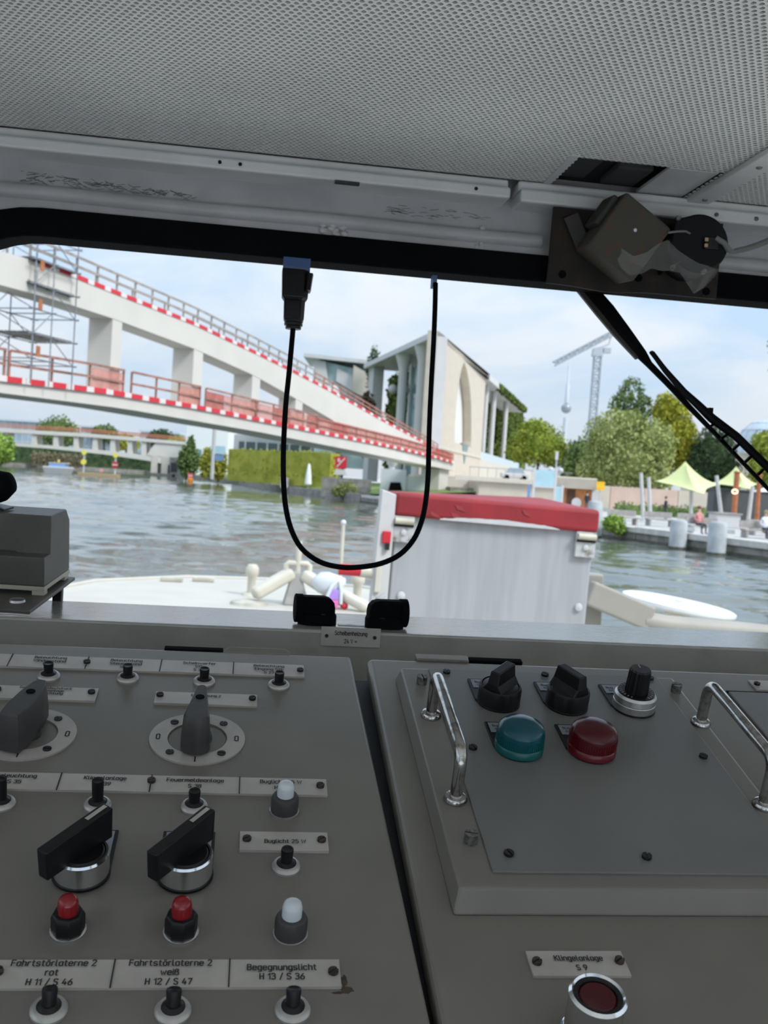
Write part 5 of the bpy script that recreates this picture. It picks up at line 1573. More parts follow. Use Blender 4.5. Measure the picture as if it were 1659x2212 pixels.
for i in range(3):
    MB().box(-2.6 + 1.75 * i, -0.88 + 1.75 * i, 0, 0.6, 0.3, 2.35).build('wall_panel', stone_quay, wlp, 0)
MB().box(1.2, 4.0, -0.6, 0.5, 0.1, 0.75).build('kerb', stone_cap, wlp, 0)
link('climber', foliage([(0.2, -0.2, 1.2, 1.1, 0.25, 0.8), (-0.8, -0.2, 0.9, 0.7, 0.25, 0.6)], 700, 0.12, 61, 0.5), lf_wil, wlp, 0)
sb = sthing('shipping_sign', 'red and white square shipping sign on a post by the bank', 'sign', (-5.0, 110.5, 0.7))
MB().box(-0.65, 0.65, -0.05, 0.05, 2.65, 3.95).build('board', sig_red, sb, 0)
for p in ([(-0.5, 2.8), (-0.34, 2.8), (0.5, 3.8), (0.34, 3.8)], [(-0.12, 3.35), (0.12, 3.35), (0.12, 3.5), (-0.12, 3.5)], [(-0.35, 3.35), (-0.15, 3.35), (-0.15, 3.75), (-0.35, 3.75)]):
    MB().add([(x, -0.055, z) for x, z in p] + [(x, -0.05, z) for x, z in p], [(0, 1, 2, 3), (7, 6, 5, 4), (0, 4, 5, 1), (1, 5, 6, 2), (2, 6, 7, 3), (3, 7, 4, 0)]).build('marking', roof_white, sb, 0)
MB().hexa([(-0.75, -0.06, 1.95), (0.75, -0.06, 1.95), (0.75, 0.04, 1.95), (-0.75, 0.04, 1.95), (-0.45, -0.06, 2.55), (0.45, -0.06, 2.55), (0.45, 0.04, 2.55), (-0.45, 0.04, 2.55)]).build('lower_board', roof_white, sb, 0)
MB().tube([(0, 0.08, 0), (0, 0.08, 3.9)], 0.05, 8).build('post', pole_white, sb, 60)
pz = sthing('parasol', 'folded white parasol in front of the yellow green hedge', 'parasol', (-9.1, 119.5, 1.0))
MB().lathe([(0.1, 0.25), (0.42, 0.35), (0.33, 1.4), (0.14, 2.6), (0.05, 2.75)], (0, 0, 0), 10).build('canopy', sail_white, pz, 50)
MB().tube([(0, 0, -0.1), (0, 0, 2.8)], 0.04, 6).build('pole', pole_white, pz, 60)
for k, (x, y, lab) in enumerate([(-20.6, 163, 'left of two grey boxes at the water edge below the hedge'), (-18.6, 159, 'right of two grey boxes at the water edge below the hedge'), (-12.6, 127, 'pale mooring box on the bank under the middle of the hedge')]):
    t = sthing('mooring_box', lab, 'box', (x, y, 0.6), 'boxes on the bank below the hedge')
    MB().box(-0.5, 0.5, -0.3, 0.3, 0, 1.2).build('body', pile_grey, t, 0, 0.04)
    MB().box(-0.55, 0.55, -0.35, 0.35, 1.2, 1.3).build('lid', stone_cap, t, 0)
is_ = sthing('information_sign', 'blue and white board on a white mast left of the hedge', 'sign', (-23.9, 140, 1.0))
MB().tube([(0, 0, 0), (0, 0, 8.2)], 0.26, 8).build('mast', pole_white, is_, 60)
MB().box(0.15, 1.6, -0.15, -0.05, 3.5, 4.6).build('upper_board', board_blue, is_, 0)
MB().box(0.15, 1.5, -0.15, -0.05, 2.6, 3.35).build('lower_board', deep_blue, is_, 0)

# ---- far bridge, its approach and what lies behind
fb = sthing('concrete_bridge', 'white concrete arch bridge with orange guard rail, far across the river', 'bridge', (-88, 230, 0))
# local x to the right
FD = [(-8, 7.75), (0, 7.62), (20, 7.75), (44, 7.35)]
FT = [(-8, 8.65), (0, 8.5), (20, 8.6), (44, 8.05)]
FLB = [(-8, 4.6), (0, 4.75), (12, 4.6), (24, 4.1), (34, 3.3), (38.5, 2.6)]
FLT = [(-8, 5.6), (0, 5.5), (12, 5.35), (24, 5.0), (34, 4.5), (40, 4.4)]
beam(MB(), list(np.linspace(-8, 44.2, 20)), FT, FD, 0, 5).build('deck', bridge_white, fb, 30)
beam(MB(), list(np.linspace(-8, 39, 20)), FLT, FLB, 0.3, 4.6).build('arch_rib', bridge_white, fb, 30)
for x in (1, 7.5, 12.4, 17.0, 21.3, 25.3, 29.2, 32.4):
    MB().box(x, x + 1.05, 0.35, 4.5, lerp(FLT, x) - 0.2, lerp(FD, x) + 0.1).build('spandrel_post', bridge_white, fb, 0)
MB().hexa([(33.5, 0.3, 4.3), (43.8, 0.3, 4.3), (43.8, 4.6, 4.3), (33.5, 4.6, 4.3), (35.5, 0.3, 7.4), (43.8, 0.3, 7.3), (43.8, 4.6, 7.3), (35.5, 4.6, 7.4)]).build('end_block', bridge_white, fb, 0)
MB().box(34.8, 36.2, 0.2, 4.7, 0.6, 4.4).box(37.2, 38.6, 0.2, 4.7, 0.6, 4.4).build('pier', beige_stone2, fb, 0)
MB().box(39, 43.5, 0.1, 5, 0.6, 4.4).build('abutment', stone_quay, fb, 0)
MB().box(39.3, 40.8, 0.02, 0.12, 1.1, 3.2).build('abutment_opening', dark_void, fb, 0)
orange = mat('rail_orange', (0.52, 0.19, 0.11), 0.7, var=0.1)
for i in range(13):
    a, c_ = -8 + 4 * i, -4 + 4 * i
    for hgt in (0.45, 0.9):
        MB().bar((a, 0.05, lerp(FT, a) + hgt), (c_, 0.05, lerp(FT, c_) + hgt), 0.08, 0.28).build('guard_board', orange, fb, 0)
    MB().box(a - 0.06, a + 0.06, 0, 0.15, lerp(FT, a), lerp(FT, a) + 1.05).build('rail_post', orange, fb, 0)
hb = sthing('bank_hedge', 'long dark green hedge under the far bridge', 'hedge', (-62, 262, 0.7))
MB().box(-40, 12, 0, 2, 0, 4.4).build('hedge_body', lf_dark, hb, 0)
link('foliage', foliage([(-39 + 1.9 * i, 0.3, 2.2, 1.3, 0.8, 2.4) for i in range(27)], 2400, 0.3, 71), lf_dark, hb, 0)
rb = sthing('reed_bank', 'brown reed bed at the left under the far bridge', 'reeds', (-80, 243, 0.7))
link('reeds', foliage([(-4 + 1.6 * i, 0, 1.5, 1.2, 0.6, 1.7) for i in range(8)], 2200, 0.25, 72, 3.0), leafmat('reed_straw', (0.22, 0.19, 0.12), (0.34, 0.29, 0.19)), rb, 0)
for k, (x0, x1, z, y, lab) in enumerate([(-135, -112, 14.6, 340, 'flat roofed glass block at the far left'), (-104, -94, 14.2, 345, 'small glass block right of the round tree'), (-82.5, -70, 13.7, 340, 'glass block behind the dark flat tree'), (-93, -84, 11.8, 365, 'low pale block between the two glass blocks')]):
    t = sthing('glass_block', lab, 'building', ((x0 + x1) / 2, y, 0.7), 'office blocks behind the far bridge')
    hw = (x1 - x0) / 2
    MB().box(-hw, hw, 0, 10, 0, z - 1.3).build('facade', far_glass, t, 0)
    MB().box(-hw - 0.6, hw + 0.6, -0.6, 10.6, z - 1.3, z - 0.7).build('roof', tower_grey, t, 0)
    for i in range(int(hw)):
        MB().box(-hw + 2 * i + 0.9, -hw + 2 * i + 1.1, -0.1, 0, 0, z - 1.3).build('mullion', tower_grey, t, 0)
    for i in range(1, 4):
        MB().box(-hw, hw, -0.08, 0, i * 3.2, i * 3.2 + 0.35).build('floor_band', tower_grey, t, 0)
wb = sthing('white_block', 'plain white building with teal windows behind the shrubs', 'building', (-38, 215, 0.7))
MB().box(-4.6, 4.2, 0, 12, 0, 11.5).build('walls', mat('block_white', (0.80, 0.82, 0.84), 0.7, var=0.02), wb, 0)
for x0, x1, z0, z1 in ((-4.2, -1.2, 2.6, 5.6), (-0.4, 0.9, 2.4, 5.4), (1.9, 2.6, 3.6, 5.8)):
    MB().box(x0, x1, -0.06, 0.1, z0, z1).build('window', teal_glass, wb, 0)
ab = sthing('grey_building', 'long grey building with dark window band seen below the footbridge', 'building', (-14, 185, 0.7))
MB().box(-14, 2, 0, 10, 0, 8.2).build('walls', mat('bld_grey', (0.52, 0.53, 0.53), 0.7, var=0.04), ab, 0)
MB().box(-13, 1.5, -0.1, 0.1, 4.6, 7.0).build('window_band', mat('dark_glass', (0.09, 0.12, 0.12), 0.3), ab, 0)  # evenly dark glass strip
for i in range(7):
    MB().box(-12 + 2 * i, -11.7 + 2 * i, -0.3, -0.08, 4.5, 7.1).build('fin', roof_white, ab, 0)

mbt = sthing('motorboat', 'small white motorboat with blue windows on the river', 'boat', (-53, 165, 0))
hull = MB()
hull.hexa([(-1.5, -2.2, -0.2), (1.5, -2.2, -0.2), (1.1, 3, -0.2), (-1.1, 3, -0.2), (-1.95, -2.6, 1.15), (1.95, -2.6, 1.15), (1.5, 3.4, 1.15), (-1.5, 3.4, 1.15)])
hull.build('hull', boat_white, mbt, 0, 0.15)
MB().hexa([(-1.35, -1.5, 0.95), (1.35, -1.5, 0.95), (1.1, 2, 0.95), (-1.1, 2, 0.95), (-1.2, -1.2, 1.7), (1.2, -1.2, 1.7), (1, 1.6, 1.7), (-1, 1.6, 1.7)]).build('windscreen', deep_blue, mbt, 0, 0.05)
MB().box(-1.3, 1.3, -1.3, 1.7, 1.7, 1.82).build('roof', boat_white, mbt, 0, 0.04)
MB().ico((-0.1, 0, 2.1), 0.22, 2).build('lamp', mat('amber', (0.7, 0.5, 0.1), 0.5), mbt, 60)
bg_ = sthing('work_barge', 'low work barge carrying yellow and red river signs', 'barge', (-47.3, 168, 0))
MB().box(-3.3, 3.3, -1, 1, -0.2, 0.5).build('hull', mat('barge_brown', (0.40, 0.30, 0.17), 0.7), bg_, 0, 0.05)
for x, z0, col_, rr in ((-2.6, 2.2, mat('sign_yellow', (0.78, 0.70, 0.10), 0.5), 0.45), (2.6, 2.05, sig_red, 0.55)):
    MB().tube([(x, 0, 0.4), (x, 0, z0 + 1.7)], 0.14, 6).build('sign_post', tower_grey, bg_, 60)
    MB().lathe([(rr, -0.06), (rr, 0.06)], (0, 0, 0), 18, Matrix.Translation((x, -0.2, z0)) @ RX).build('round_sign', col_, bg_, 30)
    MB().lathe([(0.4, -0.05), (0.4, 0.05)], (0, 0, 0), 14, Matrix.Translation((x, -0.2, z0 + 1.55)) @ RX).build('top_mark', mat('sign_yellow', (0.78, 0.70, 0.10), 0.5), bg_, 30)
MB().box(2.2, 3.0, -0.32, -0.27, 1.93, 2.17).build('sign_bar', roof_white, bg_, 0)
MB().lathe([(0.3, -0.05), (0.3, 0.05)], (0, 0, 0), 14, Matrix.Translation((0.6, -0.9, 1.0)) @ RX).build('small_sign', mat('pink_sign', (0.75, 0.35, 0.32), 0.5), bg_, 30)
by = sthing('river_buoy', 'red and orange marker buoy floating off the left end of the hedge', 'buoy', (-32.6, 170, 0))
MB().lathe([(0.3, -0.3), (0.52, 0.1), (0.5, 0.55), (0.3, 0.62)], (0, 0, 0), 12).build('float', mat('buoy_orange', (0.75, 0.32, 0.04), 0.5), by, 50)
MB().box(-0.42, 0.42, -0.1, 0.1, 0.6, 1.45).build('top_board', mat('buoy_red', (0.7, 0.12, 0.13), 0.5), by, 0)
MB().box(-0.36, 0.36, -0.12, -0.1, 0.92, 1.12).build('white_bar', roof_white, by, 0)

# ---- skyline on the right
tv = sthing('television_tower', 'thin grey tower with a ball and red striped mast far on the skyline', 'tower', (429, 2500, 0))
MB().lathe([(16, 0), (7, 70), (5.2, 180)], (0, 0, 0), 16).build('shaft', tower_grey, tv, 50)
MB().ico((0, 0, 203), 12.5, 3).build('ball', mat('ball_grey', (0.30, 0.33, 0.36), 0.4, 0.3), tv, 60)
MB().lathe([(5.2, 215), (4.4, 262), (2.6, 264), (2.2, 306), (0.5, 310)], (0, 0, 0), 10).build('antenna', tower_grey, tv, 50)
cr = sthing('tower_crane', 'grey lattice tower crane with tilted jib behind the trees', 'crane', (79, 400, 0))
lat = MB()


def lattice(a, b, w, n, m, name, r=0.16):
    mb = MB()
    a, b = Vector(a), Vector(b)
    t = (b - a).normalized()
    u = t.cross(Vector((0, 1, 0)) if abs(t.y) < 0.9 else Vector((1, 0, 0))).normalized() * w / 2
    v = t.cross(u).normalized() * w / 2
    cs = [u + v, u - v, -u - v, -u + v]
    for c_ in cs:
        mb.tube([a + c_, b + c_], r, 4)
    for i in range(n):
        p, q = a + (b - a) * i / n, a + (b - a) * (i + 1) / n
        for k in range(4):
            c0, c1 = cs[k], cs[(k + 1) % 4]
            mb.tube([p + (c0 if i % 2 else c1), q + (c1 if i % 2 else c0)], r * 0.7, 4)
            mb.tube([p + c0, p + c1], r * 0.6, 4)
    return mb.build(name, m, cr, 0)


lattice((0, 0, 0.72), (0.6, 0, 56), 2.6, 22, far_steel, 'mast', 0.28)
lattice((5.4, 0, 64.8), (-16.4, 0, 51.6), 1.7, 14, far_steel, 'jib', 0.3)
MB().hexa([(-1.8, -1.4, 55.5), (2.4, -1.4, 55.5), (2.4, 1.4, 55.5), (-1.8, 1.4, 55.5), (-1.4, -1.2, 58.5), (2.0, -1.2, 59.5), (2.0, 1.2, 59.5), (-1.4, 1.2, 58.5)]).build('slewing_unit', far_steel, cr, 0)
MB().box(2.6, 5.4, -1, 1, 57.0, 59.0).build('counterweight', far_steel, cr, 0)
MB().tube([(2.0, 0, 59.4), (4.6, 0, 60.5), (5.4, 0, 64.8)], 0.25, 5).build('back_stay', far_steel, cr, 0)
dm = sthing('glass_dome', 'pale glass dome on the skyline at the right edge', 'dome', (222, 600, 0.7))
MB().lathe([(18, 30), (17, 38), (14.2, 44), (9.5, 48.2), (4, 50.3), (0.5, 50.6)], (0, 0, 0), 24).build('glass_shell', mat('dome_glass', (0.42, 0.50, 0.56), 0.3), dm, 60)
rb_ = MB()
for k in range(16):
    a = 2 * PI * k / 16
    rb_.tube([(r * 1.01 * math.cos(a), r * 1.01 * math.sin(a), z) for r, z in ((18, 30), (17, 38), (14.2, 44), (9.5, 48.2), (4, 50.3))], 0.25, 4)
for r, z in ((17, 38), (14.2, 44), (9.5, 48.2)):
    rb_.tube([(r * 1.01 * math.cos(2 * PI * i / 24), r * 1.01 * math.sin(2 * PI * i / 24), z) for i in range(25)], 0.25, 4)
rb_.build('ribs', tower_grey, dm, 0)
MB().box(-40, 40, -5, 30, 0, 30).build('base_block', beige_stone, dm, 0)

# ---- bar terrace on the right quay
for k, (x, y, h, lab) in enumerate([(11.75, 56.2, 2.0, 'grey mooring pile just right of the red locker lid'), (14.5, 49.6, 1.4, 'grey mooring pile in the middle of the right quay'), (15.35, 46.4, 1.5, 'nearest thick grey mooring pile on the right quay'), (16.8, 41.4, 1.1, 'grey mooring pile at the right edge of the quay')]):
    t = sthing('mooring_pile', lab, 'pile', (x - 0.15, y - 0.1, 0), 'mooring piles along the quay')
    MB().lathe([(0.42, -0.8), (0.42, h - 0.12), (0.36, h), (0.1, h + 0.03)], (0, 0, 0), 14).build('shaft', pile_grey, t, 40)
    MB().lathe([(0.47, -0.5), (0.47, 0.12)], (0, 0, 0), 14).build('waterline_sleeve', wet_stone, t, 40)
    MB().box(0.3, 0.75, -0.12, 0.12, h - 0.5, h - 0.3).build('bracket', pile_grey, t, 0)


def sail(name, label, pts, m, base):
    """doubly curved four point shade sail: pts are corners a, b, c, d"""
    t = sthing(name, label, 'shade sail', base)
    A, B, C_, D = [Vector(p) for p in pts]
    N = 12
    vs, fs = [], []
    for i in range(N + 1):
        for j in range(N + 1):
            u, v = i / N, j / N
            cu, cv = 0.13 * math.sin(PI * u), 0.13 * math.sin(PI * v)
            uu, vv = u + (0.5 - u) * cv * 1.0, v + (0.5 - v) * cu * 1.0
            p = A * (1 - uu) * (1 - vv) + B * uu * (1 - vv) + C_ * uu * vv + D * (1 - uu) * vv
            vs.append(tuple(p))
    for i in range(N):
        for j in range(N):
            a = i * (N + 1) + j
            fs.append((a, a + 1, a + N + 2, a + N + 1))
    ob = MB().add(vs, fs).build('fabric', m, t, 80)
    so = ob.modifiers.new('thickness', 'SOLIDIFY')
    so.thickness = 0.03
    MB().tube([A, B, ], 0.03, 5).tube([B, C_], 0.03, 5).tube([C_, D], 0.03, 5).tube([D, A], 0.03, 5).build('edge_rope', m, t, 0) if False else None
    return t


def concave_sail(name, label, rim, peak, m, base):
    """tent sail: hollow-edged rim through the corner points, rising to a peak"""
    t = sthing(name, label, 'shade sail', base)
    rim = [Vector(p) for p in rim]
    n = len(rim)
    cen = sum(rim, Vector()) / n
    loop = []
    for i in range(n):
        a, b_ = rim[i], rim[(i + 1) % n]
        for k in range(8):
            u = k / 8
            p = a.lerp(b_, u)
            loop.append(p + (cen - p) * 0.22 * math.sin(PI * u))
    pk = Vector(peak)
    N = 8
    vs, fs = [], []
    for j in range(N + 1):
        v = j / N
        for p in loop:
            q = p.lerp(pk, v)
            q.z = p.z + (pk.z - p.z) * v ** 1.9
            vs.append(tuple(q))
    m_ = len(loop)
    for j in range(N):
        fs += [(j * m_ + i, j * m_ + (i + 1) % m_, (j + 1) * m_ + (i + 1) % m_, (j + 1) * m_ + i) for i in range(m_)]
    ob = MB().add(vs, fs).build('fabric', m, t, 80)
    so = ob.modifiers.new('thickness', 'SOLIDIFY')
    so.thickness = 0.03
    return t


concave_sail('shade_sail', 'lime green pointed shade sail over the bar terrace', [(-2.35, 0.3, 0.62), (0.9, -1.6, -0.12), (2.6, 0.2, 0.68), (0.2, 2.2, 0.75)], (-0.12, 0.2, 2.2), sail_lime, (22.05, 75, 3.0))
concave_sail('shade_sail', 'second lime shade sail right of the first one', [(-1.9, 0.3, 0.75), (0.7, -1.5, 0.45), (1.7, 0.2, 0.9), (0.2, 2, 0.9)], (-0.05, 0.2, 2.1), sail_lime, (26.1, 76, 3.0))
concave_sail('shade_sail', 'white shade sail at the right behind the wiper blade', [(-2.0, 0, 0.25), (2.5, -1, 0.3), (3.0, 1.5, 1.4), (0, 2, 1.2)], (0.6, 0.4, 1.8), sail_white, (28.2, 73, 3.0))
PO = 'slanting white poles on the bar terrace'
for k, (x, y, dx, h, lab) in enumerate([(18.35, 72, -0.42, 3.35, 'left of the paired white slanting poles in front of the willow-like tree'), (18.85, 72, -0.36, 3.1, 'right of the paired white slanting poles in front of the willow-like tree'),
                                        (23.95, 72, -0.68, 3.5, 'white slanting pole right of the lime sail peak'), (22.9, 76, -0.2, 3.5, 'short white pole top behind the lime sail'), (25.35, 71, 0.15, 2.9, 'white pole between the two rust brown posts')]):
    t = sthing('sail_pole', lab, 'pole', (x, y, 0.72), PO)
    MB().tube([(0, 0, 0), (dx, 0, h)], 0.15, 10, 0.13).build('shaft', pole_white, t, 60)
    MB().lathe([(0.28, 0), (0.28, 0.12), (0.2, 0.16)], (0, 0, 0), 12).build('foot', pole_white, t, 50)
for k, (x, y, dx, h, lab) in enumerate([(24.35, 71, 0.02, 3.75, 'thick rust brown post with a glowing lamp ring'), (25.25, 69, -0.05, 3.6, 'slim rust orange post in front of the white sail'), (27.2, 68, 0.25, 2.3, 'rust orange post at the right edge')]):
    t = sthing('bar_post', lab, 'post', (x, y, 0.72), 'rust brown posts of the bar')
    MB().tube([(0, 0, 0), (dx, 0, h)], 0.16 if k != 0 else 0.2, 8).build('shaft', rust_orange, t, 60)
    MB().lathe([(0.24, 0), (0.24, 0.1)], (dx, 0, h), 10).build('cap', rust_orange, t, 40)
lr = sthing('ring_lamp', 'small glowing ring lamp on the rust brown post', 'lamp', (24.2, 70.7, 3.16))
em = bpy.data.materials.new('warm_glow')
em.use_nodes = True
em.node_tree.nodes['Principled BSDF'].inputs['Emission Color'].default_value = (1, 0.62, 0.3, 1)
em.node_tree.nodes['Principled BSDF'].inputs['Emission Strength'].default_value = 3
MB().tube([(0.19 * math.cos(2 * PI * i / 16), 0, 0.14 * math.sin(2 * PI * i / 16)) for i in range(17)], 0.035, 6).build('ring', em, lr, 60)
MB().box(-0.02, 0.02, 0, 0.2, -0.16, -0.12).build('bracket', scaf_steel, lr, 0)

ki = sthing('kiosk', 'orange fronted wooden kiosk with pale roof behind the red locker lid', 'kiosk', (17.2, 91, 0.72))
MB().box(-1.2, 1.2, 0, 2.4, 0, 2.0).build('walls', mat('kiosk_orange', (0.55, 0.22, 0.08), 0.7, var=0.1, scale=2), ki, 0)
MB().box(-2.6, 1.5, -0.5, 2.6, 2.0, 3.0).build('awning', beige_stone, ki, 0, 0.05)
for i in range(6):
    MB().box(-2.6, 1.5, -0.58, -0.5, 2.05 + 0.16 * i, 2.13 + 0.16 * i).build('awning_slat', beige_stone2, ki, 0)
MB().box(-1.0, -0.25, -0.06, 0.02, 0.2, 1.9).build('doorway', mat('kiosk_dark', (0.10, 0.05, 0.03), 0.8), ki, 0)
MB().lathe([(0.44, -0.04), (0.44, 0.04)], (0, 0, 0), 18, Matrix.Translation((-0.15, -0.25, 0.75)) @ RX).build('white_disc', roof_white, ki, 30)
MB().box(1.2, 1.9, -0.2, 0.1, 0, 2.3).build('white_panel', roof_white, ki, 0)
pw = sthing('plaza_wall', 'long low peach coloured wall behind the bar terrace', 'wall', (27, 96, 0.72))
for i, c_ in enumerate((beige_stone, mat('peach', (0.62, 0.46, 0.38), 0.8, var=0.05, scale=0.7), mat('peach', (0, 0, 0)), beige_stone, rust_orange, mat('peach', (0, 0, 0)))):
    MB().box(-9 + 3.2 * i, -5.85 + 3.2 * i, 0, 0.6, 0, 2.45).build('wall_panel', c_, pw, 0)
gl_ = sthing('terrace_hedge', 'low green hedge in front of the peach wall', 'hedge', (26, 90, 0.72))
link('foliage', foliage([(-5 + 1.1 * i, 0, 0.55, 0.8, 0.5, 0.6) for i in range(11)], 1500, 0.13, 81), lf_mid, gl_, 0)
MB().box(-5.6, 6.6, -0.3, 0.3, 0, 0.85).build('hedge_core', lf_mid, gl_, 0)
bs = sthing('pier_board', 'pale blue notice boards in white frames above the red locker lid', 'sign', (14.0, 90, 0.72))
for x in (-1.05, 0.85):
    MB().box(x, x + 0.22, 0, 0.2, 0, 3.6).build('post', roof_white, bs, 0)
MB().box(-0.83, 0.85, 0.02, 0.16, 2.05, 3.45).build('upper_board', board_blue, bs, 0)
MB().box(-1.0, 1.0, -0.02, 0.2, 1.9, 2.05).build('crossbar', roof_white, bs, 0)
MB().box(-1.45, -1.2, 0.02, 0.16, 0.6, 2.1).build('side_board', deep_blue, bs, 0)
MB().box(1.07, 1.5, 0.02, 0.16, 0.4, 2.1).build('side_board', board_blue, bs, 0)
MB().box(1.5, 1.72, 0, 0.2, 0, 2.2).build('post', roof_white, bs, 0)
ys = sthing('quay_sign', 'small bright yellow square sign on a grey pile', 'sign', (18.95, 90, 0.72))
MB().box(-0.35, 0.35, -0.04, 0.04, 2.0, 2.75).build('board', mat('sign_orange', (0.82, 0.48, 0.02), 0.5), ys, 0)
MB().tube([(0, 0.08, 0), (0, 0.08, 2.7)], 0.06, 6).build('post', pole_white, ys, 60)
lpole = sthing('street_lamp', 'street lamp with two white globes beside the blue notice board', 'lamp', (15.9, 96, 0.72))
MB().tube([(0, 0, 0), (0, 0, 5.4)], 0.09, 8, 0.06).build('post', tower_grey, lpole, 60)
MB().tube([(-0.45, 0, 3.5), (0.45, 0, 3.5)], 0.05, 6).build('crossarm', tower_grey, lpole, 60)
for x in (-0.45, 0.45):
    MB().ico((x, 0, 3.62), 0.27, 2).build('globe', roof_white, lpole, 60)
MB().box(-0.13, 0.13, -0.13, 0.13, 4.6, 5.4).build('lantern', roof_white, lpole, 0)
car = sthing('parked_car', 'small white car parked on the stone terrace under the beige building', 'car', (14.95, 119, 3.3))
MB().hexa([(-1.6, -0.8, 0.25), (1.6, -0.8, 0.25), (1.6, 0.8, 0.25), (-1.6, 0.8, 0.25), (-1.65, -0.8, 0.85), (1.65, -0.8, 0.85), (1.65, 0.8, 0.85), (-1.65, 0.8, 0.85)]).build('body', boat_white, car, 0, 0.12)
MB().hexa([(-1.1, -0.75, 0.8), (1.2, -0.75, 0.8), (1.2, 0.75, 0.8), (-1.1, 0.75, 0.8), (-0.6, -0.65, 1.45), (0.8, -0.65, 1.45), (0.8, 0.65, 1.45), (-0.6, 0.65, 1.45)]).build('cabin', far_glass, car, 0, 0.08)
for x in (-1.0, 1.0):
    for y in (-0.75, 0.75):
        MB().lathe([(0.3, -0.1), (0.3, 0.1)], (0, 0, 0), 14, Matrix.Translation((x, y, 0.3)) @ RX).build('wheel', rubber, car, 30)

# furniture and people of the bar
seat = mat('bench_grey', (0.36, 0.34, 0.32), 0.8, var=0.15, scale=2)
for k, (x, y, lab) in enumerate([(14.0, 59.5, 'grey bench nearest the bright green bush'), (16.4, 60.5, 'grey bench below the paired white poles'), (16.2, 51.5, 'grey bench beside the middle mooring pile'), (18.6, 50.5, 'grey bench left of the wooden planter'), (20.6, 55, 'grey bench behind the nearest mooring pile'), (18.8, 62, 'grey bench in front of the low green hedge')]):
    t = sthing('bench', lab, 'bench', (x, y, 0.72), 'grey benches on the bar terrace', 0.25)
    MB().box(-0.9, 0.9, -0.25, 0.25, 0.38, 0.46).build('seat', seat, t, 0)
    MB().box(-0.9, 0.9, 0.22, 0.3, 0.5, 0.85).build('backrest', seat, t, 0)
    for sx_ in (-0.8, 0.7):
        MB().box(sx_, sx_ + 0.1, -0.22, 0.28, 0, 0.4).build('leg', seat, t, 0)
pl_ = sthing('planter', 'wooden planter box near the right edge of the terrace', 'planter', (23.2, 60, 0.72))
MB().box(-0.7, 0.7, -0.5, 0.5, 0.02, 1.0).build('box', mat('planter_wood', (0.38, 0.21, 0.09), 0.8, var=0.2), pl_, 0, 0.03)
link('plant', foliage([(0, 0, 1.2, 0.6, 0.45, 0.4)], 400, 0.1, 91), lf_mid, pl_, 0)
for k, (x, y, w, h, lab, c_) in enumerate([(22.5, 67, 1.6, 0.9, 'low white bar counter near the rust posts', roof_white), (28.5, 78, 7, 2.6, 'dark bar hut behind the white sail', mat('hut_dark', (0.09, 0.095, 0.10), 0.8))]):
    t = sthing('bar_counter' if k == 0 else 'bar_hut', lab, 'counter' if k == 0 else 'hut', (x, y, 0.72))
    MB().box(-w / 2, w / 2, -0.4, 1.2, 0, h).build('body', c_, t, 0, 0.03)
    MB().box(-w / 2 - 0.1, w / 2 + 0.1, -0.5, 1.3, h, h + 0.08).build('top', seat if k == 0 else mat('hut_roof', (0.13, 0.14, 0.15), 0.8), t, 0)


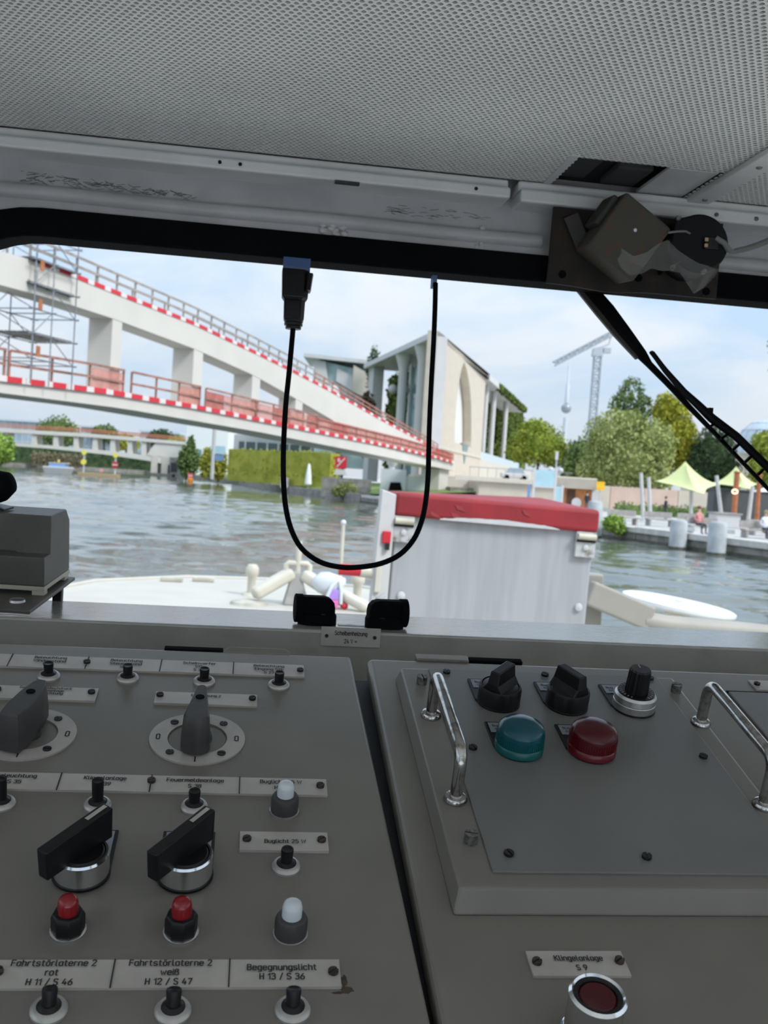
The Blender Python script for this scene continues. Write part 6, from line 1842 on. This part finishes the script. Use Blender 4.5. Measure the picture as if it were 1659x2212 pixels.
def person(label, base, shirt, trousers, hair, sit, turn):
    """one skinned figure; sit: seated on a bench 0.46 m high"""
    t = sthing('person', label, 'person', base, None, turn)
    V = [(0, 0, 0.92), (0, 0, 1.15), (0, 0, 1.38), (0, 0, 1.5), (0, 0, 1.62), (0, -0.01, 1.72),
         (-0.18, 0, 1.4), (-0.25, 0.02, 1.12), (-0.2, -0.14, 0.95), (0.18, 0, 1.4), (0.25, 0.02, 1.12), (0.2, -0.14, 0.95),
         (-0.1, 0, 0.88), (-0.11, -0.02, 0.48), (-0.11, 0, 0.06), (-0.11, -0.14, 0.03), (0.1, 0, 0.88), (0.11, -0.02, 0.48), (0.11, 0, 0.06), (0.11, -0.14, 0.03)]
    if sit:
        d = 0.40
        V = [(x, y, z - d) for x, y, z in V]
        for a, s in ((12, -1), (16, 1)):
            V[a] = (s * 0.1, 0, 0.5)
            V[a + 1] = (s * 0.13, -0.42, 0.48)
            V[a + 2] = (s * 0.13, -0.42, 0.06)
            V[a + 3] = (s * 0.13, -0.56, 0.03)
        V[8], V[11] = (-0.14, -0.3, 0.62), (0.14, -0.3, 0.62)
    E_ = [(0, 1), (1, 2), (2, 3), (3, 4), (4, 5), (2, 6), (6, 7), (7, 8), (2, 9), (9, 10), (10, 11), (0, 12), (12, 13), (13, 14), (14, 15), (0, 16), (16, 17), (17, 18), (18, 19)]
    RAD = [0.15, 0.14, 0.15, 0.06, 0.1, 0.09, 0.06, 0.045, 0.035, 0.06, 0.045, 0.035, 0.09, 0.06, 0.042, 0.04, 0.09, 0.06, 0.042, 0.04]
    me = bpy.data.meshes.new('body')
    me.from_pydata(V, E_, [])
    for mt in (mat('skin', (0.55, 0.36, 0.27), 0.6), shirt, trousers):
        me.materials.append(mt)
    ob = bpy.data.objects.new('body', me)
    COL.objects.link(ob)
    ob.parent = t
    sk = ob.modifiers.new('skin', 'SKIN')
    for i, r in enumerate(RAD):
        me.skin_vertices[0].data[i].radius = (r, r * 0.8)
    me.skin_vertices[0].data[0].use_root = True
    sub = ob.modifiers.new('sub', 'SUBSURF')
    sub.levels = sub.render_levels = 1
    dg = bpy.context.evaluated_depsgraph_get()
    m2 = bpy.data.meshes.new_from_object(ob.evaluated_get(dg))
    ob.modifiers.clear()
    ob.data = m2
    dz = 0.40 if sit else 0
    for p in m2.polygons:
        z = p.center.z + dz
        p.material_index = 0 if z > 1.5 else (1 if z > 0.93 else 2)
        if sit and p.center.z < 0.56:
            p.material_index = 2
    m2.shade_smooth()
    hz = (1.72 - dz)
    MB().ico((0, 0.02, hz - 0.0), 0.125, 2, (0.85, 0.95, 0.85)).build('hair', mat(hair, {'hair_dark': (0.03, 0.025, 0.02), 'hair_red': (0.2, 0.06, 0.03), 'hair_fair': (0.35, 0.25, 0.12)}[hair], 0.8), t, 60)
    return t


pink_shirt = mat('shirt_pink', (0.62, 0.28, 0.26), 0.9)
white_shirt = mat('shirt_white', (0.75, 0.76, 0.78), 0.9)
black_shirt = mat('shirt_black', (0.03, 0.03, 0.04), 0.9)
person('person in a pink top sitting on the bench beside the middle mooring pile', (15.9, 51.45, 0.74), pink_shirt, dark_cloth, 'hair_red', True, 0.4)
person('person in a white shirt sitting on the bench left of the wooden planter', (18.9, 50.45, 0.74), white_shirt, dark_cloth, 'hair_fair', True, 0.1)
person('person in dark clothes standing at the orange kiosk', (17.75, 89.6, 0.72), black_shirt, dark_cloth, 'hair_dark', False, 0.3)
person('person in black standing by the rust orange post', (25.9, 68, 0.72), black_shirt, dark_cloth, 'hair_dark', False, -0.5)
person('person in dark clothes standing before the peach wall under the lime sail', (22.6, 82, 0.72), black_shirt, dark_cloth, 'hair_dark', False, 0.9)

# ------------------------------------------------------------------ the boat's foredeck
DZ = 1.6
dk = [(-1.85, 1.2), (2.9, 1.2), (2.95, 4.6), (2.5, 6.2), (1.75, 7.6), (1.0, 8.35), (0.25, 8.62), (-0.45, 8.5), (-1.1, 7.9), (-1.6, 6.4)]
fd = MB().prism(dk, 0.0, DZ).build('floor_foredeck', cream, None, 0, 0.03)
tag(fd, 'cream painted steel foredeck of the boat', kind='structure')
MB().box(-2.4, 3.4, -9, 1.2, 0.0, 1.19).build('side_deck', mat('deck_white', (0.80, 0.79, 0.76), 0.6, var=0.03), fd, 0)  # unseen deck, made extra white to bounce light into the cabin
mb = MB()
edge = dk[3:] + []
mb.tube([(x * 0.985 + 0.005, y * 0.99, DZ + 0.004) for x, y in edge], 0.016, 8)
mb.build('deck_edge', cream, fd, 60)
for x, y in ((-0.62, 8.02), (-0.38, 8.12)):
    MB().box(x, x + 0.17, y, y + 0.06, DZ, DZ + 0.035).build('deck_fitting', mat('fitting_grey', (0.45, 0.43, 0.36), 0.6), fd, 0, 0.008)
MB().lathe([(0.13, 0), (0.12, 0.02), (0.05, 0.03)], (0.06, 6.9, DZ), 20).build('deck_plate', mat('fitting_grey', (0.45, 0.43, 0.36), 0.6), fd, 40)

# windlass frame: two sloping arms meeting at a cross bitt
wn_ = thing('mooring_bitt', 'cream cross bitt with sloping stays on the foredeck', 'bitt', (0.38, 7.0, DZ))
og = (0.38, 7.0, DZ)
MB(og).tube([(0.38, 7.0, 1.82), (0.38, 7.0, 2.035)], 0.021, 12).build('pin', cream2, wn_, 60)
MB(og).tube([(0.30, 7.0, 1.82), (0.30, 7.0, 1.872), (0.315, 7.0, 1.884), (0.445, 7.0, 1.884), (0.46, 7.0, 1.872), (0.46, 7.0, 1.82)], 0.02, 10).build('crosshead', cream2, wn_, 60)
MB(og).hexa([(0.29, 6.93, DZ), (0.47, 6.93, DZ), (0.47, 7.07, DZ), (0.29, 7.07, DZ), (0.345, 6.97, 1.83), (0.40, 6.97, 1.83), (0.40, 7.03, 1.83), (0.345, 7.03, 1.83)]).build('pedestal', mat('pedestal_grey', (0.35, 0.34, 0.32), 0.6), wn_, 0, 0.01)  # plain grey, darker than the cream parts
MB(og).bar((0.085, 6.9, 1.665), (0.345, 7.0, 1.82), 0.11, 0.085).build('stay', cream2, wn_, 0, 0.03, 3)
MB(og).bar((0.715, 6.9, 1.645), (0.415, 7.0, 1.815), 0.11, 0.085).build('stay', cream2, wn_, 0, 0.03, 3)
MB(og).bar((0.85, 6.75, 1.63), (0.60, 6.98, 1.73), 0.09, 0.07).build('stay', cream2, wn_, 0, 0.03, 3)
bo = thing('bollard', 'short cream bollard with round head at the bow edge', 'bollard', (0.075, 7.4, DZ))
MB().lathe([(0.03, 0), (0.03, 0.13), (0.046, 0.15), (0.048, 0.2), (0.03, 0.225)], (0, 0, 0), 16).build('shaft', cream2, bo, 50)
MB().lathe([(0.07, 0), (0.06, 0.02)], (0, 0, 0), 16).build('foot', cream2, bo, 40)
bo2 = thing('bollard', 'short cream bollard left of the grey locker', 'bollard', (0.835, 7.3, DZ))
MB().lathe([(0.03, 0), (0.03, 0.12), (0.05, 0.14), (0.052, 0.19), (0.03, 0.21)], (0, 0, 0), 16).build('shaft', cream2, bo2, 50)
MB().lathe([(0.07, 0), (0.06, 0.02)], (0, 0, 0), 16).build('foot', cream2, bo2, 40)
fs_ = thing('flagstaff', 'thin cream staff with white ball top at the bow', 'pole', (0.69, 7.15, DZ))
MB().tube([(0.0, 0, 0), (0.0, 0, 0.56)], 0.0135, 10).build('shaft', cream2, fs_, 60)
MB().ico((0.0, 0, 0.575), 0.021, 2).build('ball', white_lens, fs_, 60)
MB().lathe([(0.05, 0), (0.04, 0.02)], (0, 0, 0), 14).build('foot', cream2, fs_, 40)
bag = thing('fender_bag', 'white bag with pink and violet print slung over the sloping stay', 'bag', (0.585, 6.86, 1.70))
bgm = MB()
bgm.ico((0.0, 0.0, 0.075), 0.1, 2, (1.15, 0.5, 0.75), 0.25, 3)
bgm.build('bag_cloth', white_lens, bag, 60)
MB().tube([(0.06, -0.03, 0.10), (0.02, -0.055, 0.06), (-0.005, -0.06, 0.0), (-0.015, -0.055, -0.075)], 0.014, 8).tube([(0.07, -0.03, 0.09), (0.085, -0.045, 0.03), (0.088, -0.05, -0.06)], 0.012, 8).build('strap', white_lens, bag, 60)
MB().box(0.005, 0.072, -0.05, -0.03, -0.035, 0.035).build('violet_print', mat('violet', (0.36, 0.22, 0.62), 0.6), bag, 0, 0.006)
MB().box(0.003, 0.07, -0.052, -0.032, -0.09, -0.036).build('pink_print', mat('pink', (0.72, 0.16, 0.42), 0.6), bag, 0, 0.006)
MB().ico((0.115, -0.02, -0.075), 0.028, 2, (1, 0.8, 0.8)).build('red_toggle', sig_red, bag, 60)

# locker with the red lid
lk = thing('deck_locker', 'grey locker with chipped red lid on the foredeck before the windscreen', 'locker', (0.88, 3.6, DZ), (0, R(1.6), 0))
og = (0.88, 3.6, DZ)
lx0, lx1 = 0.512, 1.262
MB(og).hexa([(lx0 + 0.005, 3.62, DZ + 0.03), (lx1 - 0.004, 3.62, DZ + 0.03), (lx1 - 0.004, 4.3, DZ + 0.03), (lx0 + 0.035, 4.3, DZ + 0.03), (lx0 + 0.005, 3.62, 2.42), (lx1 - 0.004, 3.62, 2.42), (lx1 - 0.004, 4.3, 2.40), (lx0 + 0.035, 4.3, 2.40)]).build('body', hatch_grey, lk, 0, 0.006)
lid = MB(og).hexa([(lx0 - 0.006, 3.597, 2.362), (lx1 + 0.006, 3.597, 2.362), (lx1 + 0.0, 4.33, 2.375), (lx0 + 0.03, 4.33, 2.37), (lx0 - 0.006, 3.6, 2.447), (lx1 + 0.006, 3.6, 2.446), (lx1 + 0.0, 4.33, 2.473), (lx0 + 0.03, 4.33, 2.441)]).build('lid', locker_red, lk, 0, 0.014, 3)
mb = MB(og)
rnd = random.Random(2)
xs = np.linspace(lx0 + 0.16, lx1 - 0.14, 30)
vs, fs = [], []
for i, x in enumerate(xs):
    hgt = 0.016 * math.sin(PI * i / 29) ** 0.6 + rnd.uniform(0, 0.003)
    vs += [(x, 3.5955, 2.3615), (x, 3.5955, 2.3615 + hgt)]
fs = [(2 * i, 2 * i + 2, 2 * i + 3, 2 * i + 1) for i in range(29)]
mb.add(vs, fs)
ch = mb.build('chipped_paint', boat_white, lk, 0)
mb = MB(og)
for k in range(4):
    x = rnd.uniform(0.56, 0.78) if k < 3 else rnd.uniform(0.9, 1.1)
    z = rnd.uniform(2.385, 2.425)
    mb.add([(x, 3.5962, z), (x + rnd.uniform(0.01, 0.03), 3.5962, z - 0.006), (x + rnd.uniform(0.03, 0.05), 3.5962, z - 0.025), (x + 0.01, 3.5962, z - 0.018)], [(0, 1, 2, 3)])
mb.build('bare_patch', mat('dark_red', (0.28, 0.03, 0.035), 0.6), lk, 0)
for x in (0.545, 1.225):
    hs_ = MB(og).box(x - 0.038, x + 0.038, 3.603, 3.622, 2.268, 2.363).build('latch', mat('latch_grey', (0.50, 0.50, 0.50), 0.5, col2=(0.16, 0.14, 0.10), scale=30, lo=0.5, hi=0.7), lk, 0, 0.003)
    MB(og).tube([(x - 0.034, 3.595, 2.345), (x + 0.034, 3.595, 2.345)], 0.0115, 10).build('hinge_tube', beige_plastic, hs_, 60).parent = hs_
    b_ = MB(og).lathe([(0.012, 0), (0.010, 0.006), (0.004, 0.008)], (0, 0, 0), 12, Matrix.Translation((x, 3.602, 2.305)) @ RX).build('bolt', boat_white, hs_, 40)
    MB(og).box(x - 0.036, x + 0.036, 3.6, 3.604, 2.324, 2.334).build('rust_line', brown_steel, hs_, 0)
for x, z in ((1.225, 2.082), (0.56, 2.075)):
    MB(og).lathe([(0.016, 0), (0.013, 0.008), (0.004, 0.011)], (0, 0, 0), 14, Matrix.Translation((x, 3.618, z)) @ RX).build('bolt', boat_white, lk, 40)
post = MB(og)
post.hexa([(0.445, 3.58, DZ + 0.02), (0.512, 3.6, DZ + 0.02), (0.512, 3.67, DZ + 0.02), (0.445, 3.65, DZ + 0.02), (0.452, 3.58, 2.452), (0.508, 3.6, 2.437), (0.508, 3.67, 2.437), (0.452, 3.65, 2.452)])
post.build('side_post', mat('scuffed_white', (0.52, 0.515, 0.515), 0.5, col2=(0.45, 0.44, 0.42), scale=14, lo=0.56, hi=0.72), lk, 0, 0.004)
MB(og).box(0.468, 0.498, 3.575, 3.592, 2.262, 2.305).build('red_tab', sig_red, lk, 0, 0.003)
MB(og).box(0.482, 0.496, 3.574, 3.59, 2.238, 2.262).build('rust_mark', brown_steel, lk, 0)
tb_ = MB(og).tube([(0.325, 3.6, 2.155), (0.405, 3.6, 2.155)], 0.0205, 14).build('red_tube_end', sig_red, lk, 60)
MB(og).tube([(0.4, 3.6, 2.155), (0.462, 3.61, 2.152)], 0.0225, 14).build('tube', cream2, lk, 60)
MB(og).box(0.455, 0.475, 3.572, 3.6, 2.085, 2.19).build('bracket', cream2, lk, 0, 0.003)
MB(og).hexa([(0.47, 3.57, 2.02), (0.505, 3.57, 2.02), (0.505, 3.6, 2.02), (0.47, 3.6, 2.02), (0.465, 3.57, 2.065), (0.50, 3.57, 2.085), (0.50, 3.6, 2.085), (0.465, 3.6, 2.065)]).build('corner_bracket', mat('latch_grey', (0, 0, 0)), lk, 0, 0.003)

# starboard bulwark
bw = thing('bulwark', 'cream bulwark with rounded pipe rail along the starboard bow', 'railing', (1.9, 4.8, DZ))
og = (1.9, 4.8, DZ)
bwm = mat('bulwark_beige', (0.33, 0.31, 0.27), 0.55, var=0.05, scale=4)
MB(og).hexa([(1.52, 4.5, DZ), (1.66, 4.5, DZ), (1.66, 4.56, DZ), (1.52, 4.56, DZ), (1.52, 4.5, 2.13), (1.655, 4.5, 2.125), (1.655, 4.56, 2.125), (1.52, 4.56, 2.13)]).build('upright', bwm, bw, 0, 0.012, 3)
MB(og).bar((1.56, 4.44, 2.045), (1.87, 4.46, 1.935), 0.06, 0.115).build('brace', bwm, bw, 0, 0.012, 3)
MB(og).tube([(1.84, 4.47, 1.925), (1.95, 4.47, 1.91), (2.1, 4.5, 1.90), (2.35, 4.55, 1.885), (2.75, 4.6, 1.86)], 0.045, 14).build('pipe_rail', bwm, bw, 60)
MB(og).box(2.7, 2.78, 4.56, 4.64, DZ, 1.87).box(1.86, 1.94, 4.44, 4.5, DZ, 1.9).build('stanchion', bwm, bw, 0)
lbz = thing('white_disc_float', 'flat white oval float lying beyond the bulwark', 'float', (2.36, 5.25, 1.915), (R(3), R(7), 0))
pl2 = [(0.31 * math.cos(a), 0.27 * math.sin(a)) for a in np.linspace(0, 2 * PI, 33)[:-1]]
MB().taper([([(x * 0.94, y * 0.9) for x, y in pl2], -0.018), (pl2, -0.004), (pl2, 0.012), ([(x * 0.94, y * 0.9) for x, y in pl2], 0.02)]).build('disc', mat('float_white', (0.82, 0.84, 0.85), 0.4, var=0.02), lbz, 50)
MB().lathe([(0.03, 0.02), (0.025, 0.026)], (0, 0, 0), 14).build('hub', pile_grey, lbz, 40)
MB().box(-0.05, 0.05, -0.05, 0.05, -0.315, -0.015).build('stand', cream2, lbz, 0)
